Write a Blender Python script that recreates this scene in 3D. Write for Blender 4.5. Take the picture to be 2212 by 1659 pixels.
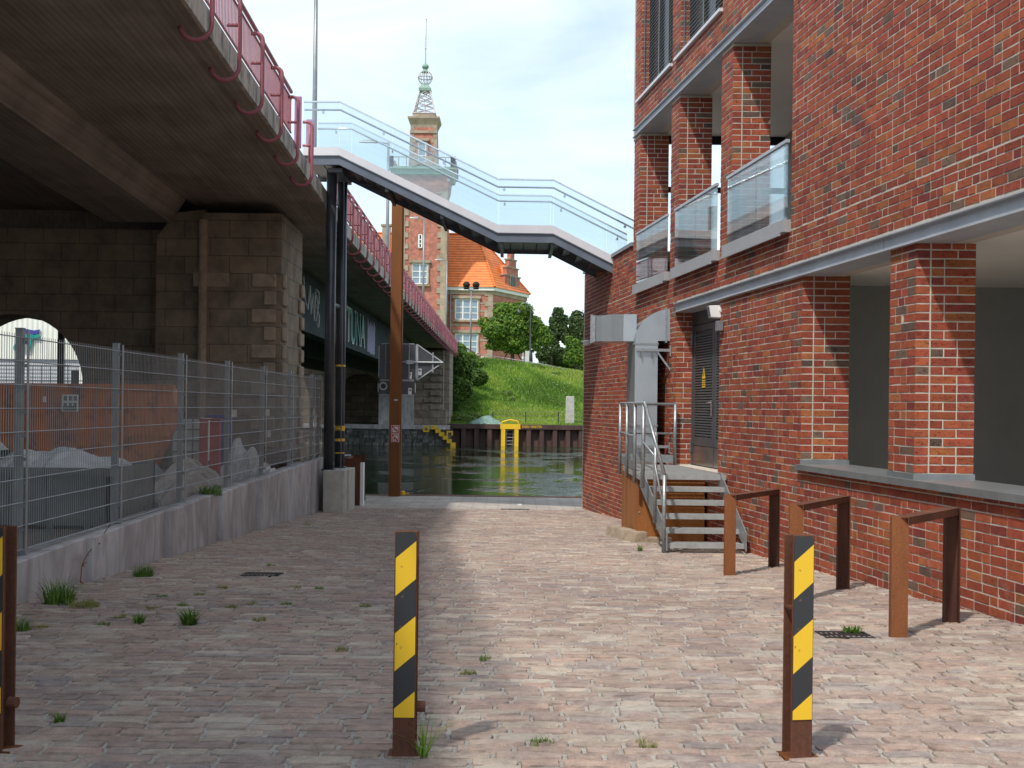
import bpy, bmesh, math, random
from mathutils import Vector, Matrix
R = random.Random(7)
for o in list(bpy.data.objects): bpy.data.objects.remove(o)
SC = bpy.context.scene
COL = SC.collection
# ------------------------------------------------------------------ camera, world, sun
F, CU, HV, ROLL = 2600.0, 1106.0, 877.0, 0.012
cd = bpy.data.cameras.new('camera'); cam = bpy.data.objects.new('camera', cd); COL.objects.link(cam)
cd.sensor_width = 36; cd.lens = F/2212*36; cd.shift_y = (HV-829.5)/2212
cd.clip_start = 0.1; cd.clip_end = 9000
cam.rotation_euler = (math.pi/2, -ROLL, 0)
SC.camera = cam
SUN = Vector((-.37, -.60, 1.0)).normalized()
EL = math.asin(SUN.z); AZ = math.atan2(SUN.x, SUN.y)
w = bpy.data.worlds.new("World"); SC.world = w; w.use_nodes = True
nt = w.node_tree; nt.nodes.clear()
def wn(t): return nt.nodes.new(t)
out = wn('ShaderNodeOutputWorld'); bg = wn('ShaderNodeBackground'); sky = wn('ShaderNodeTexSky')
sky.sky_type = 'NISHITA'; sky.sun_disc = False; sky.sun_elevation = EL; sky.sun_rotation = AZ
sky.air_density = 1.0; sky.dust_density = 1.5; sky.ozone_density = 1.0
tc = wn('ShaderNodeTexCoord'); mp = wn('ShaderNodeMapping'); mp.inputs['Scale'].default_value = (1.0, 1.0, 3.2)
mp.inputs['Rotation'].default_value = (0, .15, .5)
nz = wn('ShaderNodeTexNoise'); nz.inputs['Scale'].default_value = 2.6; nz.inputs['Detail'].default_value = 7; nz.inputs['Roughness'].default_value = .55
nz.inputs['Distortion'].default_value = .6
cr = wn('ShaderNodeValToRGB'); cr.color_ramp.elements[0].position = .36; cr.color_ramp.elements[1].position = .66
cr.color_ramp.elements[0].color = (.28, .28, .28, 1); cr.color_ramp.elements[1].color = (.93, .93, .93, 1)
mx = wn('ShaderNodeMixRGB'); mx.inputs['Color2'].default_value = (5.15, 5.85, 6.35, 1)
sp = wn('ShaderNodeSeparateXYZ'); mr = wn('ShaderNodeMapRange')
mr.inputs['From Min'].default_value = .0; mr.inputs['From Max'].default_value = .36
mr.inputs['To Min'].default_value = .95; mr.inputs['To Max'].default_value = .0
ad = wn('ShaderNodeMath'); ad.operation = 'MAXIMUM'; ad.use_clamp = True
L = nt.links.new
L(tc.outputs['Generated'], mp.inputs['Vector']); L(mp.outputs[0], nz.inputs['Vector']); L(nz.outputs['Fac'], cr.inputs[0])
L(tc.outputs['Generated'], sp.inputs[0]); L(sp.outputs['Z'], mr.inputs['Value'])
L(cr.outputs[0], ad.inputs[0]); L(mr.outputs[0], ad.inputs[1])
L(ad.outputs[0], mx.inputs['Fac']); L(sky.outputs[0], mx.inputs['Color1']); L(mx.outputs[0], bg.inputs['Color'])
bg.inputs['Strength'].default_value = 0.15; L(bg.outputs[0], out.inputs['Surface'])
sd = bpy.data.lights.new('sun', 'SUN'); sd.energy = 2.5; sd.angle = math.radians(2.0); sd.color = (1, .955, .88)
so = bpy.data.objects.new('sun', sd); COL.objects.link(so); so.rotation_euler = SUN.to_track_quat('Z', 'Y').to_euler()
SC.view_settings.view_transform = 'Standard'; SC.view_settings.look = 'None'
SC.view_settings.exposure = 0.52; SC.view_settings.gamma = 1
SC.render.engine = 'CYCLES'
SC.cycles.max_bounces = 8; SC.cycles.transparent_max_bounces = 16

# ------------------------------------------------------------------ measuring helpers
cR, sR = math.cos(ROLL), math.sin(ROLL)
def camxy(u, v):
    du, dv = u-CU, HV-v
    return (du*cR-dv*sR, du*sR+dv*cR)
def P(u, v, Y):
    x, y = camxy(u, v); return Vector((x*Y/F, Y, y*Y/F))
GA, GB = -1.287, .0388
QY0, QY1, QZ = 27.4, 31.4, -2.35
def gz(y): return GA-GB*y if y < QY0 else QZ
FA, FB = 5.15, .125
def XF(y): return FA-FB*y

# ------------------------------------------------------------------ materials
def newmat(name):
    m = bpy.data.materials.new(name); m.use_nodes = True
    return m, m.node_tree, m.node_tree.nodes['Principled BSDF']
def setin(b, **k):
    for a, v in k.items(): b.inputs[a.replace('_', ' ')].default_value = v
def ramp(nt, cols, pos=None):
    r = nt.nodes.new('ShaderNodeValToRGB'); e = r.color_ramp.elements
    n = len(cols); pos = pos or [i/(n-1) for i in range(n)]
    while len(e) < n: e.new(.5)
    for i in range(n): e[i].position = pos[i]; e[i].color = (*cols[i], 1)
    return r
def coord(nt, scale=(1, 1, 1), kind='Object'):
    t = nt.nodes.new('ShaderNodeTexCoord'); m = nt.nodes.new('ShaderNodeMapping'); m.inputs['Scale'].default_value = scale
    nt.links.new(t.outputs[kind], m.inputs['Vector']); return m.outputs[0]
def noise(nt, vec, scale, detail=5, rough=.6, dist=0):
    n = nt.nodes.new('ShaderNodeTexNoise'); n.inputs['Scale'].default_value = scale; n.inputs['Detail'].default_value = detail
    n.inputs['Roughness'].default_value = rough; n.inputs['Distortion'].default_value = dist
    nt.links.new(vec, n.inputs['Vector']); return n.outputs['Fac']
def bump(nt, b, h, strength=.4, dist=.01, prev=None):
    n = nt.nodes.new('ShaderNodeBump'); n.inputs['Strength'].default_value = strength; n.inputs['Distance'].default_value = dist
    nt.links.new(h, n.inputs['Height'])
    if prev: nt.links.new(prev, n.inputs['Normal'])
    nt.links.new(n.outputs[0], b.inputs['Normal']); return n.outputs[0]
def mixc(nt, fac, c1, c2, mode='MIX'):
    m = nt.nodes.new('ShaderNodeMixRGB'); m.blend_type = mode
    for s, v in (('Fac', fac), ('Color1', c1), ('Color2', c2)):
        if isinstance(v, (int, float)): m.inputs[s].default_value = v
        elif isinstance(v, tuple): m.inputs[s].default_value = (*v, 1)
        else: nt.links.new(v, m.inputs[s])
    return m.outputs[0]
def simple(name, c1, c2=None, scale=4, rough=.6, metal=0, bmp=.15, bscale=30, bd=.005, stretch=(1, 1, 1), spec=.5, lo=.3, hi=.7):
    m, nt, b = newmat(name); c2 = c2 or c1
    v = coord(nt, stretch); f = noise(nt, v, scale, 7, .62)
    r = ramp(nt, [c1, c2], [lo, hi]); nt.links.new(f, r.inputs[0]); nt.links.new(r.outputs[0], b.inputs['Base Color'])
    setin(b, Roughness=rough, Metallic=metal); b.inputs['Specular IOR Level'].default_value = spec
    if bmp: bump(nt, b, noise(nt, v, bscale, 4), bmp, bd)
    return m
def attrcol(nt):
    a = nt.nodes.new('ShaderNodeVertexColor'); a.layer_name = 'Col'; return a.outputs['Color']
def m_brick():
    m, nt, b = newmat('brick'); c = attrcol(nt); v = coord(nt)
    n1 = noise(nt, v, 9, 4, .6); n2 = noise(nt, v, 60, 4, .7)
    r1 = ramp(nt, [(.70, .72, .8), (1.0, 1.0, 1.0), (1.15, 1.08, .95)], [.3, .5, .7]); nt.links.new(n1, r1.inputs[0])
    x = mixc(nt, .8, c, r1.outputs[0], 'MULTIPLY')
    r2 = ramp(nt, [(.42, .36, .36), (1, 1, 1)], [.3, .46]); nt.links.new(n2, r2.inputs[0])
    x = mixc(nt, .6, x, r2.outputs[0], 'MULTIPLY')
    n5 = noise(nt, v, .6, 5, .6); r5 = ramp(nt, [(.86, .87, .9), (1.08, 1.06, 1.04)], [.35, .65]); nt.links.new(n5, r5.inputs[0]); x = mixc(nt, 1, x, r5.outputs[0], 'MULTIPLY')
    n6 = noise(nt, v, 1.1, 9, .75, .8); r6 = ramp(nt, [(0, 0, 0), (.42, .42, .42)], [.60, .74]); nt.links.new(n6, r6.inputs[0]); x = mixc(nt, r6.outputs[0], x, (.46, .33, .27))
    nt.links.new(x, b.inputs['Base Color']); setin(b, Roughness=.82); b.inputs['Specular IOR Level'].default_value = .25
    vs = coord(nt, (1, 1, 2.2)); n3 = noise(nt, vs, 22, 5, .7, 1.2)
    r3 = ramp(nt, [(.1, .1, .1), (1, 1, 1)], [.34, .42]); nt.links.new(n3, r3.inputs[0])
    x = mixc(nt, .55, x, r3.outputs[0], 'MULTIPLY'); nt.links.new(x, b.inputs['Base Color'])
    p = bump(nt, b, r3.outputs[0], .8, .008); bump(nt, b, n2, .35, .003, p)
    return m
def m_cobble():
    m, nt, b = newmat('cobble_stone'); c = attrcol(nt); v = coord(nt)
    n1 = noise(nt, v, 14, 5, .7); r1 = ramp(nt, [(.68, .68, .7), (1.02, 1.02, 1.02), (1.34, 1.3, 1.24)], [.3, .5, .72]); nt.links.new(n1, r1.inputs[0])
    x = mixc(nt, .9, c, r1.outputs[0], 'MULTIPLY')
    n2 = noise(nt, v, 90, 3, .8); r2 = ramp(nt, [(.7, .7, .7), (1.1, 1.1, 1.1)], [.35, .6]); nt.links.new(n2, r2.inputs[0])
    x = mixc(nt, .7, x, r2.outputs[0], 'MULTIPLY')
    n3 = noise(nt, v, 2.6, 8, .75, .6); r3 = ramp(nt, [(0, 0, 0), (.75, .75, .75)], [.52, .66]); nt.links.new(n3, r3.inputs[0])
    x = mixc(nt, r3.outputs[0], x, (.45, .41, .355))
    n4 = noise(nt, v, .45, 4, .6); r4 = ramp(nt, [(.86, .85, .86), (1.1, 1.08, 1.04)], [.35, .65]); nt.links.new(n4, r4.inputs[0])
    x = mixc(nt, 1, x, r4.outputs[0], 'MULTIPLY')
    nt.links.new(x, b.inputs['Base Color']); setin(b, Roughness=.8); b.inputs['Specular IOR Level'].default_value = .25
    p = bump(nt, b, n1, .6, .010); bump(nt, b, n2, .5, .003, p); return m
def m_corten(name='corten', dark=(.05, .02, .012), lite=(.30, .10, .025), sc=1.4):
    m, nt, b = newmat(name); v = coord(nt, (1, 1, .35)); f = noise(nt, v, sc, 8, .65, .4)
    r = ramp(nt, [dark, tuple((a+q)/2 for a, q in zip(dark, lite)), lite], [.3, .5, .72]); nt.links.new(f, r.inputs[0])
    n2 = noise(nt, coord(nt), 55, 4, .7); r2 = ramp(nt, [(.7, .68, .66), (1.12, 1.1, 1.08)], [.35, .65]); nt.links.new(n2, r2.inputs[0])
    nt.links.new(mixc(nt, .8, r.outputs[0], r2.outputs[0], 'MULTIPLY'), b.inputs['Base Color']); setin(b, Roughness=.72)
    b.inputs['Specular IOR Level'].default_value = .3
    bump(nt, b, n2, .25, .002); return m
def m_concrete_streak():
    m, nt, b = newmat('wall_concrete'); v = coord(nt, (1, .8, .34)); f = noise(nt, v, 2.4, 8, .6, 1.8)
    r = ramp(nt, [(.34, .31, .305), (.43, .405, .40), (.50, .49, .49)], [.38, .5, .62]); nt.links.new(f, r.inputs[0])
    g = noise(nt, coord(nt), .8, 3); r2 = ramp(nt, [(.8, .8, .8), (1.1, 1.1, 1.1)], [.35, .65]); nt.links.new(g, r2.inputs[0])
    nt.links.new(mixc(nt, 1, r.outputs[0], r2.outputs[0], 'MULTIPLY'), b.inputs['Base Color']); setin(b, Roughness=.85)
    bump(nt, b, noise(nt, coord(nt), 40, 5), .2, .003); return m
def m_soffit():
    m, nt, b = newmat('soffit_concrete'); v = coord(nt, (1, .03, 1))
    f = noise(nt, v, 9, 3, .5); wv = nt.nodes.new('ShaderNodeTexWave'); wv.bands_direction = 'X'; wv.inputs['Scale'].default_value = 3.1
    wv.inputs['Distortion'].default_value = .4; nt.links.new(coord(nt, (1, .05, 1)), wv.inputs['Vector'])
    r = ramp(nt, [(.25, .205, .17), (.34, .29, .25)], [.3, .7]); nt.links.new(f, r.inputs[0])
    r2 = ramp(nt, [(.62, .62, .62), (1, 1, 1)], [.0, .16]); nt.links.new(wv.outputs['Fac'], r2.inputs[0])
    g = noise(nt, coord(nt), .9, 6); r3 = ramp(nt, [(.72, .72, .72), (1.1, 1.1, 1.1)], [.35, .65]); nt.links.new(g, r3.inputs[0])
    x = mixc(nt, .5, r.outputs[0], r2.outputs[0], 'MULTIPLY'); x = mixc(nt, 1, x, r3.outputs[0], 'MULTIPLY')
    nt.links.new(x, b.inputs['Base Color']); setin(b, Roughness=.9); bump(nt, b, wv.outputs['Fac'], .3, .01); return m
def m_ashlar(name, c1, c2, mortar, bw=.9, rh=.42, bs=1.0, squash=1.0):
    m, nt, b = newmat(name); t = nt.nodes.new('ShaderNodeTexCoord'); s = nt.nodes.new('ShaderNodeSeparateXYZ')
    nt.links.new(t.outputs['Object'], s.inputs[0]); a = nt.nodes.new('ShaderNodeMath'); nt.links.new(s.outputs['X'], a.inputs[0]); nt.links.new(s.outputs['Y'], a.inputs[1])
    cb = nt.nodes.new('ShaderNodeCombineXYZ'); nt.links.new(a.outputs[0], cb.inputs['X']); nt.links.new(s.outputs['Z'], cb.inputs['Y'])
    br = nt.nodes.new('ShaderNodeTexBrick'); nt.links.new(cb.outputs[0], br.inputs['Vector'])
    br.inputs['Scale'].default_value = 1; br.inputs['Brick Width'].default_value = bw; br.inputs['Row Height'].default_value = rh
    br.inputs['Mortar Size'].default_value = .012*bs; br.inputs['Mortar Smooth'].default_value = .3
    br.inputs['Color1'].default_value = (*c1, 1); br.inputs['Color2'].default_value = (*c2, 1); br.inputs['Mortar'].default_value = (*mortar, 1)
    g = noise(nt, coord(nt), 2.2, 7, .65); r3 = ramp(nt, [(.55, .55, .55), (1.25, 1.2, 1.12)], [.32, .68]); nt.links.new(g, r3.inputs[0])
    nt.links.new(mixc(nt, .9, br.outputs['Color'], r3.outputs[0], 'MULTIPLY'), b.inputs['Base Color']); setin(b, Roughness=.9)
    iv = nt.nodes.new('ShaderNodeMath'); iv.operation = 'SUBTRACT'; iv.inputs[0].default_value = 1; nt.links.new(br.outputs['Fac'], iv.inputs[1])
    p = bump(nt, b, iv.outputs[0], .6, .02*bs); bump(nt, b, noise(nt, coord(nt), 14, 5), .4, .015, p); return m
def m_wave(name, c1, c2, scale, direction='X', rough=.5, bs=.6, bd=.02, var=.15, prof='SIN', vec=(1, 1, 1)):
    m, nt, b = newmat(name); wv = nt.nodes.new('ShaderNodeTexWave'); wv.bands_direction = direction; wv.wave_profile = prof
    wv.inputs['Scale'].default_value = scale; nt.links.new(coord(nt, vec), wv.inputs['Vector'])
    r = ramp(nt, [c1, c2], [.15, .6]); nt.links.new(wv.outputs['Fac'], r.inputs[0])
    g = noise(nt, coord(nt), 1.5, 6); r3 = ramp(nt, [(1-var,)*3, (1+var,)*3], [.35, .65]); nt.links.new(g, r3.inputs[0])
    nt.links.new(mixc(nt, 1, r.outputs[0], r3.outputs[0], 'MULTIPLY'), b.inputs['Base Color']); setin(b, Roughness=rough)
    bump(nt, b, wv.outputs['Fac'], bs, bd); return m
def m_glass(name, tint=(.86, .93, .94), refl=1.0, op=0.0, ocol=(.8, .9, .92)):
    m, nt, b = newmat(name); nt.nodes.remove(b); o = nt.nodes['Material Output']
    t = nt.nodes.new('ShaderNodeBsdfTransparent'); t.inputs[0].default_value = (*tint, 1)
    g = nt.nodes.new('ShaderNodeBsdfGlossy'); g.inputs['Roughness'].default_value = .01; g.inputs['Color'].default_value = (1, 1, 1, 1)
    fr = nt.nodes.new('ShaderNodeFresnel'); fr.inputs['IOR'].default_value = 1.5
    a = nt.nodes.new('ShaderNodeMath'); a.operation = 'MULTIPLY'; a.inputs[1].default_value = refl; a.use_clamp = True; nt.links.new(fr.outputs[0], a.inputs[0])
    x = nt.nodes.new('ShaderNodeMixShader'); nt.links.new(a.outputs[0], x.inputs[0]); nt.links.new(t.outputs[0], x.inputs[1]); nt.links.new(g.outputs[0], x.inputs[2])
    last = x.outputs[0]
    if op:
        d = nt.nodes.new('ShaderNodeBsdfDiffuse'); d.inputs[0].default_value = (*ocol, 1)
        y = nt.nodes.new('ShaderNodeMixShader'); y.inputs[0].default_value = op; nt.links.new(last, y.inputs[1]); nt.links.new(d.outputs[0], y.inputs[2]); last = y.outputs[0]
    nt.links.new(last, o.inputs['Surface']); return m
def m_leaf(name, trans=.35):
    m, nt, b = newmat(name); c = attrcol(nt); nt.links.new(c, b.inputs['Base Color']); setin(b, Roughness=.6)
    b.inputs['Specular IOR Level'].default_value = .25
    t = nt.nodes.new('ShaderNodeBsdfTranslucent'); nt.links.new(mixc(nt, 1, c, (1.3, 1.5, .6), 'MULTIPLY'), t.inputs[0])
    x = nt.nodes.new('ShaderNodeMixShader'); x.inputs[0].default_value = trans; o = nt.nodes['Material Output']
    nt.links.new(b.outputs[0], x.inputs[1]); nt.links.new(t.outputs[0], x.inputs[2]); nt.links.new(x.outputs[0], o.inputs['Surface']); return m
def m_water():
    m, nt, b = newmat('water'); setin(b, Base_Color=(.010, .028, .008, 1), Roughness=.03, IOR=1.33)
    v1 = coord(nt, (.45, 1.0, 1)); a = noise(nt, v1, .8, 3, .5, .4); v2 = coord(nt, (.5, 1.0, 1)); c = noise(nt, v2, 5.0, 4, .6, .3)
    pm = noise(nt, coord(nt, (.5, .34, 1)), .42, 6, .7)
    r = ramp(nt, [(.05,)*3, (1,)*3], [.48, .62]); nt.links.new(pm, r.inputs[0])
    mu = nt.nodes.new('ShaderNodeMath'); mu.operation = 'MULTIPLY'; nt.links.new(c, mu.inputs[0]); nt.links.new(r.outputs[0], mu.inputs[1])
    p = bump(nt, b, a, .08, .05); bump(nt, b, mu.outputs[0], .9, .12, p); return m
M = {}
M['brick'] = m_brick()
M['mortar'] = simple('mortar', (.45, .40, .335), (.56, .505, .43), 12, .9, bmp=.5, bscale=120, bd=.003)
M['cobble'] = m_cobble()
M['grit'] = simple('joint_grit', (.26, .24, .215), (.50, .47, .42), 35, .95, bmp=.9, bscale=160, bd=.006)
M['pave'] = m_ashlar('quay_paver', (.40, .355, .30), (.46, .41, .35), (.27, .24, .21), .2, .1, .35)
def m_pave():
    m, nt, b = newmat('quay_paving'); br = nt.nodes.new('ShaderNodeTexBrick'); nt.links.new(coord(nt), br.inputs['Vector'])
    br.inputs['Scale'].default_value = 1; br.inputs['Brick Width'].default_value = .3; br.inputs['Row Height'].default_value = .3; br.offset = 0
    br.inputs['Mortar Size'].default_value = .006; br.inputs['Color1'].default_value = (.36, .31, .265, 1); br.inputs['Color2'].default_value = (.41, .36, .31, 1)
    br.inputs['Mortar'].default_value = (.22, .2, .18, 1); g = noise(nt, coord(nt), 1.3, 6); r3 = ramp(nt, [(.8,)*3, (1.12,)*3], [.35, .65]); nt.links.new(g, r3.inputs[0])
    nt.links.new(mixc(nt, 1, br.outputs['Color'], r3.outputs[0], 'MULTIPLY'), b.inputs['Base Color']); setin(b, Roughness=.85); return m
M['pave'] = m_pave()
M['corten'] = m_corten()
M['corten2'] = m_corten('corten_orange', (.22, .08, .025), (.50, .20, .055), .8)
M['corten3'] = m_corten('corten_stand', (.13, .045, .02), (.37, .135, .045), 1.1)
M['corten_dk'] = m_corten('corten_brown', (.055, .022, .016), (.19, .075, .04), 1.6)
M['corten_pole'] = m_corten('corten_pole', (.095, .036, .018), (.34, .125, .03), .35)
M['galv'] = simple('galvanised_steel', (.24, .255, .265), (.42, .44, .45), 26, .42, .55, .1, 60)
M['steelgrey'] = simple('steel_grey', (.34, .36, .39), (.44, .46, .49), 3, .5, .0, .05, spec=.3)
M['grating'] = simple('step_grating', (.27, .275, .27), (.38, .385, .375), 8, .6, .1, .05)
M['bluegrey'] = simple('bluegrey_paint', (.085, .10, .13), (.13, .15, .185), 2, .4, 0, .05)
M['strip'] = simple('alu_strip', (.56, .55, .57), (.64, .63, .65), 2, .45, .1, .03)
M['chrome'] = simple('stainless', (.55, .57, .6), (.68, .7, .72), 5, .22, .9, .0)
M['black_steel'] = simple('dark_column_paint', (.035, .038, .045), (.075, .08, .09), 1.5, .33, .3, .05)
M['dark'] = simple('dark_void', (.012, .012, .012), (.02, .02, .02), 2, .9, 0, 0)
M['magenta'] = simple('magenta_paint', (.27, .075, .095), (.36, .115, .135), 3, .45, 0, .08)
M['purple'] = simple('purple_panel', (.27, .13, .25), (.34, .18, .31), 4, .5, 0, .05)
M['concrete_s'] = m_concrete_streak()
M['concrete'] = simple('concrete', (.34, .32, .28), (.50, .48, .43), 4, .85, 0, .3, 40)
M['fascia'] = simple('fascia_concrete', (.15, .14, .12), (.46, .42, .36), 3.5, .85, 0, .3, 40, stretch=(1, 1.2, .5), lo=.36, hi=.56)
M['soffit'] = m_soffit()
M['sandstone'] = m_ashlar('sandstone', (.29, .225, .165), (.23, .18, .135), (.15, .12, .09), .8, .375)
M['quoin'] = simple('sandstone_quoin', (.24, .18, .13), (.42, .33, .24), 5, .9, 0, .5, 20, .02)
M['farstone'] = m_ashlar('far_pier_stone', (.20, .165, .13), (.28, .23, .18), (.12, .1, .08), 1.0, .5, 2)
M['girder'] = simple('girder_paint', (.055, .066, .068), (.085, .097, .097), 1.2, .95, 0, .08, 6, spec=.05)
M['dgrey'] = simple('dark_grey_plaster', (.27, .26, .24), (.31, .30, .28), 3, .9, 0, .05)
M['floor'] = simple('pale_floor', (.68, .65, .6), (.76, .73, .68), 2, .8, 0, 0)
M['cream'] = simple('cream_plaster', (.80, .74, .65), (.85, .79, .70), 2, .85, 0, .03)
M['taupe'] = simple('taupe_plaster', (.74, .65, .59), (.80, .71, .64), 2, .85, 0, .03)
M['frame'] = simple('window_frame_dark', (.018, .017, .016), (.026, .025, .024), 3, .6, 0, 0, spec=.2)
M['door'] = simple('louvre_door', (.085, .088, .09), (.115, .118, .12), 2, .45, .35, .03)
M['kick'] = simple('kick_plate', (.22, .20, .18), (.34, .31, .28), 3, .3, .8, .02)
M['duct'] = simple('duct_metal', (.38, .41, .43), (.50, .53, .55), 1.6, .33, .7, .05)
M['white'] = simple('white_paint', (.68, .68, .66), (.8, .8, .78), 3, .5, 0, .03)
M['offwhite'] = simple('off_white', (.48, .47, .44), (.6, .59, .56), 3, .6, 0, .05)
M['sill'] = simple('grey_sill', (.33, .33, .335), (.38, .38, .385), 3, .45, .1, .03)
M['zinc'] = simple('zinc_sill', (.19, .20, .205), (.27, .28, .285), 4, .4, .4, .03)
M['yellow'] = simple('yellow_paint', (.72, .43, .012), (.83, .52, .02), 4, .45, 0, .05)
M['yellow2'] = simple('worn_yellow_film', (.30, .13, .04), (.80, .49, .02), 26, .42, 0, .08, lo=.30, hi=.345)
M['black2'] = simple('worn_black_film', (.14, .075, .045), (.03, .031, .034), 22, .42, 0, .08, lo=.30, hi=.34)
M['blackp'] = simple('black_paint', (.018, .019, .021), (.032, .033, .036), 9, .5, 0, .05)
M['red'] = simple('red_plastic', (.40, .025, .025), (.5, .04, .03), 3, .45, 0, .05)
M['redsign'] = simple('sign_red', (.5, .02, .03), None, 3, .5, 0, 0)
M['pink'] = simple('pink_litter', (.6, .12, .12), (.7, .3, .28), 9, .6, 0, 0)
M['glass'] = m_glass('bridge_glass', (.93, .968, .98), .9, .06, (.72, .86, .9))
M['glass2'] = m_glass('balcony_glass', (.84, .885, .885), .75, .03, (.45, .52, .5))
M['pane'] = simple('window_pane', (.01, .017, .018), (.03, .045, .047), 1, .25, 0, 0, spec=.25)
M['skypane'] = simple('old_window_pane', (.14, .20, .28), (.26, .34, .42), .6, .08, 0, 0, spec=1)
M['leaf'] = m_leaf('leaf')
M['blade'] = m_leaf('blade', .25)
M['bark'] = simple('bark', (.05, .04, .03), (.1, .08, .06), 8, .9, 0, .6, 20, .02)
M['water'] = m_water()
M['roof'] = m_wave('roof_tiles', (.46, .10, .015), (.78, .21, .04), .95, 'Z', .6, .8, .06, .15, 'SAW')
M['oldbrick'] = m_ashlar('old_brick', (.50, .185, .135), (.43, .16, .12), (.42, .28, .22), .5, .16, .6)
M['oldstone'] = simple('old_trim_stone', (.24, .19, .13), (.44, .36, .27), 1.2, .9, 0, .5, 8, .03)
M['copper'] = simple('copper_green', (.16, .27, .22), (.27, .38, .32), 3, .6, 0, .1)
M['lattice'] = simple('lattice_metal', (.38, .36, .36), (.55, .50, .5), 3, .5, .2, 0)
M['hall'] = m_wave('corrugated_white', (.62, .62, .52), (.80, .80, .70), 1.2, 'X', .45, .3, .02, .05)
M['shutter'] = m_wave('roller_shutter', (.25, .26, .27), (.45, .46, .47), 1.6, 'Z', .5, .5, .03, .05)
M['teal'] = simple('teal_paint', (.0, .25, .21), (.0, .32, .27), 3, .5, 0, 0)
M['blue'] = simple('blue_paint', (.035, .04, .22), (.05, .06, .3), 3, .5, 0, 0)
M['skip'] = simple('skip_orange', (.16, .055, .025), (.52, .17, .055), 3.5, .65, 0, .15, 12, lo=.3, hi=.48)
M['skip_grey'] = simple('container_grey', (.13, .145, .14), (.20, .215, .21), 2.5, .6, 0, .15, 12)
M['fence'] = simple('fence_galvanised', (.26, .275, .28), (.36, .375, .38), 9, .45, .4, .03)
M['tarp'] = simple('beige_tarp', (.30, .28, .25), (.48, .46, .42), 3, .7, 0, .4, 6, .03)
M['bag'] = simple('white_bag', (.42, .43, .44), (.66, .67, .68), 4, .6, 0, .7, 9, .04)
M['gtarp'] = simple('green_tarp', (.09, .16, .13), (.2, .3, .26), 4, .6, 0, .7, 5, .05)
M['pile'] = m_corten('sheet_pile', (.035, .02, .018), (.12, .07, .06), .5)
M['rubble'] = m_leaf('rubble_col', 0.0)
M['bank'] = simple('bank_stone', (.045, .045, .045), (.15, .145, .135), 2.2, .85, 0, .9, 2.5, .12)
M['earth'] = simple('yard_earth', (.10, .09, .075), (.20, .18, .15), 2.5, .95, 0, .5, 15, .03)
M['hill'] = simple('hill_grass', (.11, .18, .025), (.20, .28, .05), .45, .9, 0, .8, 3, .15)
M['sand'] = simple('canal_ground', (.08, .08, .06), (.12, .12, .09), .3, .95, 0, 0)
M['asphalt'] = simple('asphalt', (.04, .04, .042), (.07, .07, .07), 8, .9, 0, .3, 60)
M['signback'] = simple('sign_back', (.055, .062, .068), (.085, .092, .1), 2.5, .4, .3, .02)
M['wood'] = simple('old_wood', (.10, .07, .05), (.22, .16, .11), 5, .85, 0, .3, 20, stretch=(1, .2, 4))
M['grate'] = simple('cast_iron', (.03, .028, .027), (.06, .055, .05), 10, .6, .5, .2)
M['chalk'] = simple('spray_white', (.55, .57, .57), (.7, .72, .72), 9, .7, 0, 0)
M['spray_teal'] = simple('spray_teal', (.06, .24, .20), (.15, .34, .3), 6, .7, 0, 0)
M['spray_purple'] = simple('spray_purple', (.2, .17, .3), (.38, .34, .5), 6, .7, 0, 0)
M['rust_flower'] = simple('flower_white', (.75, .75, .7), None, 3, .8, 0, 0)

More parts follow.
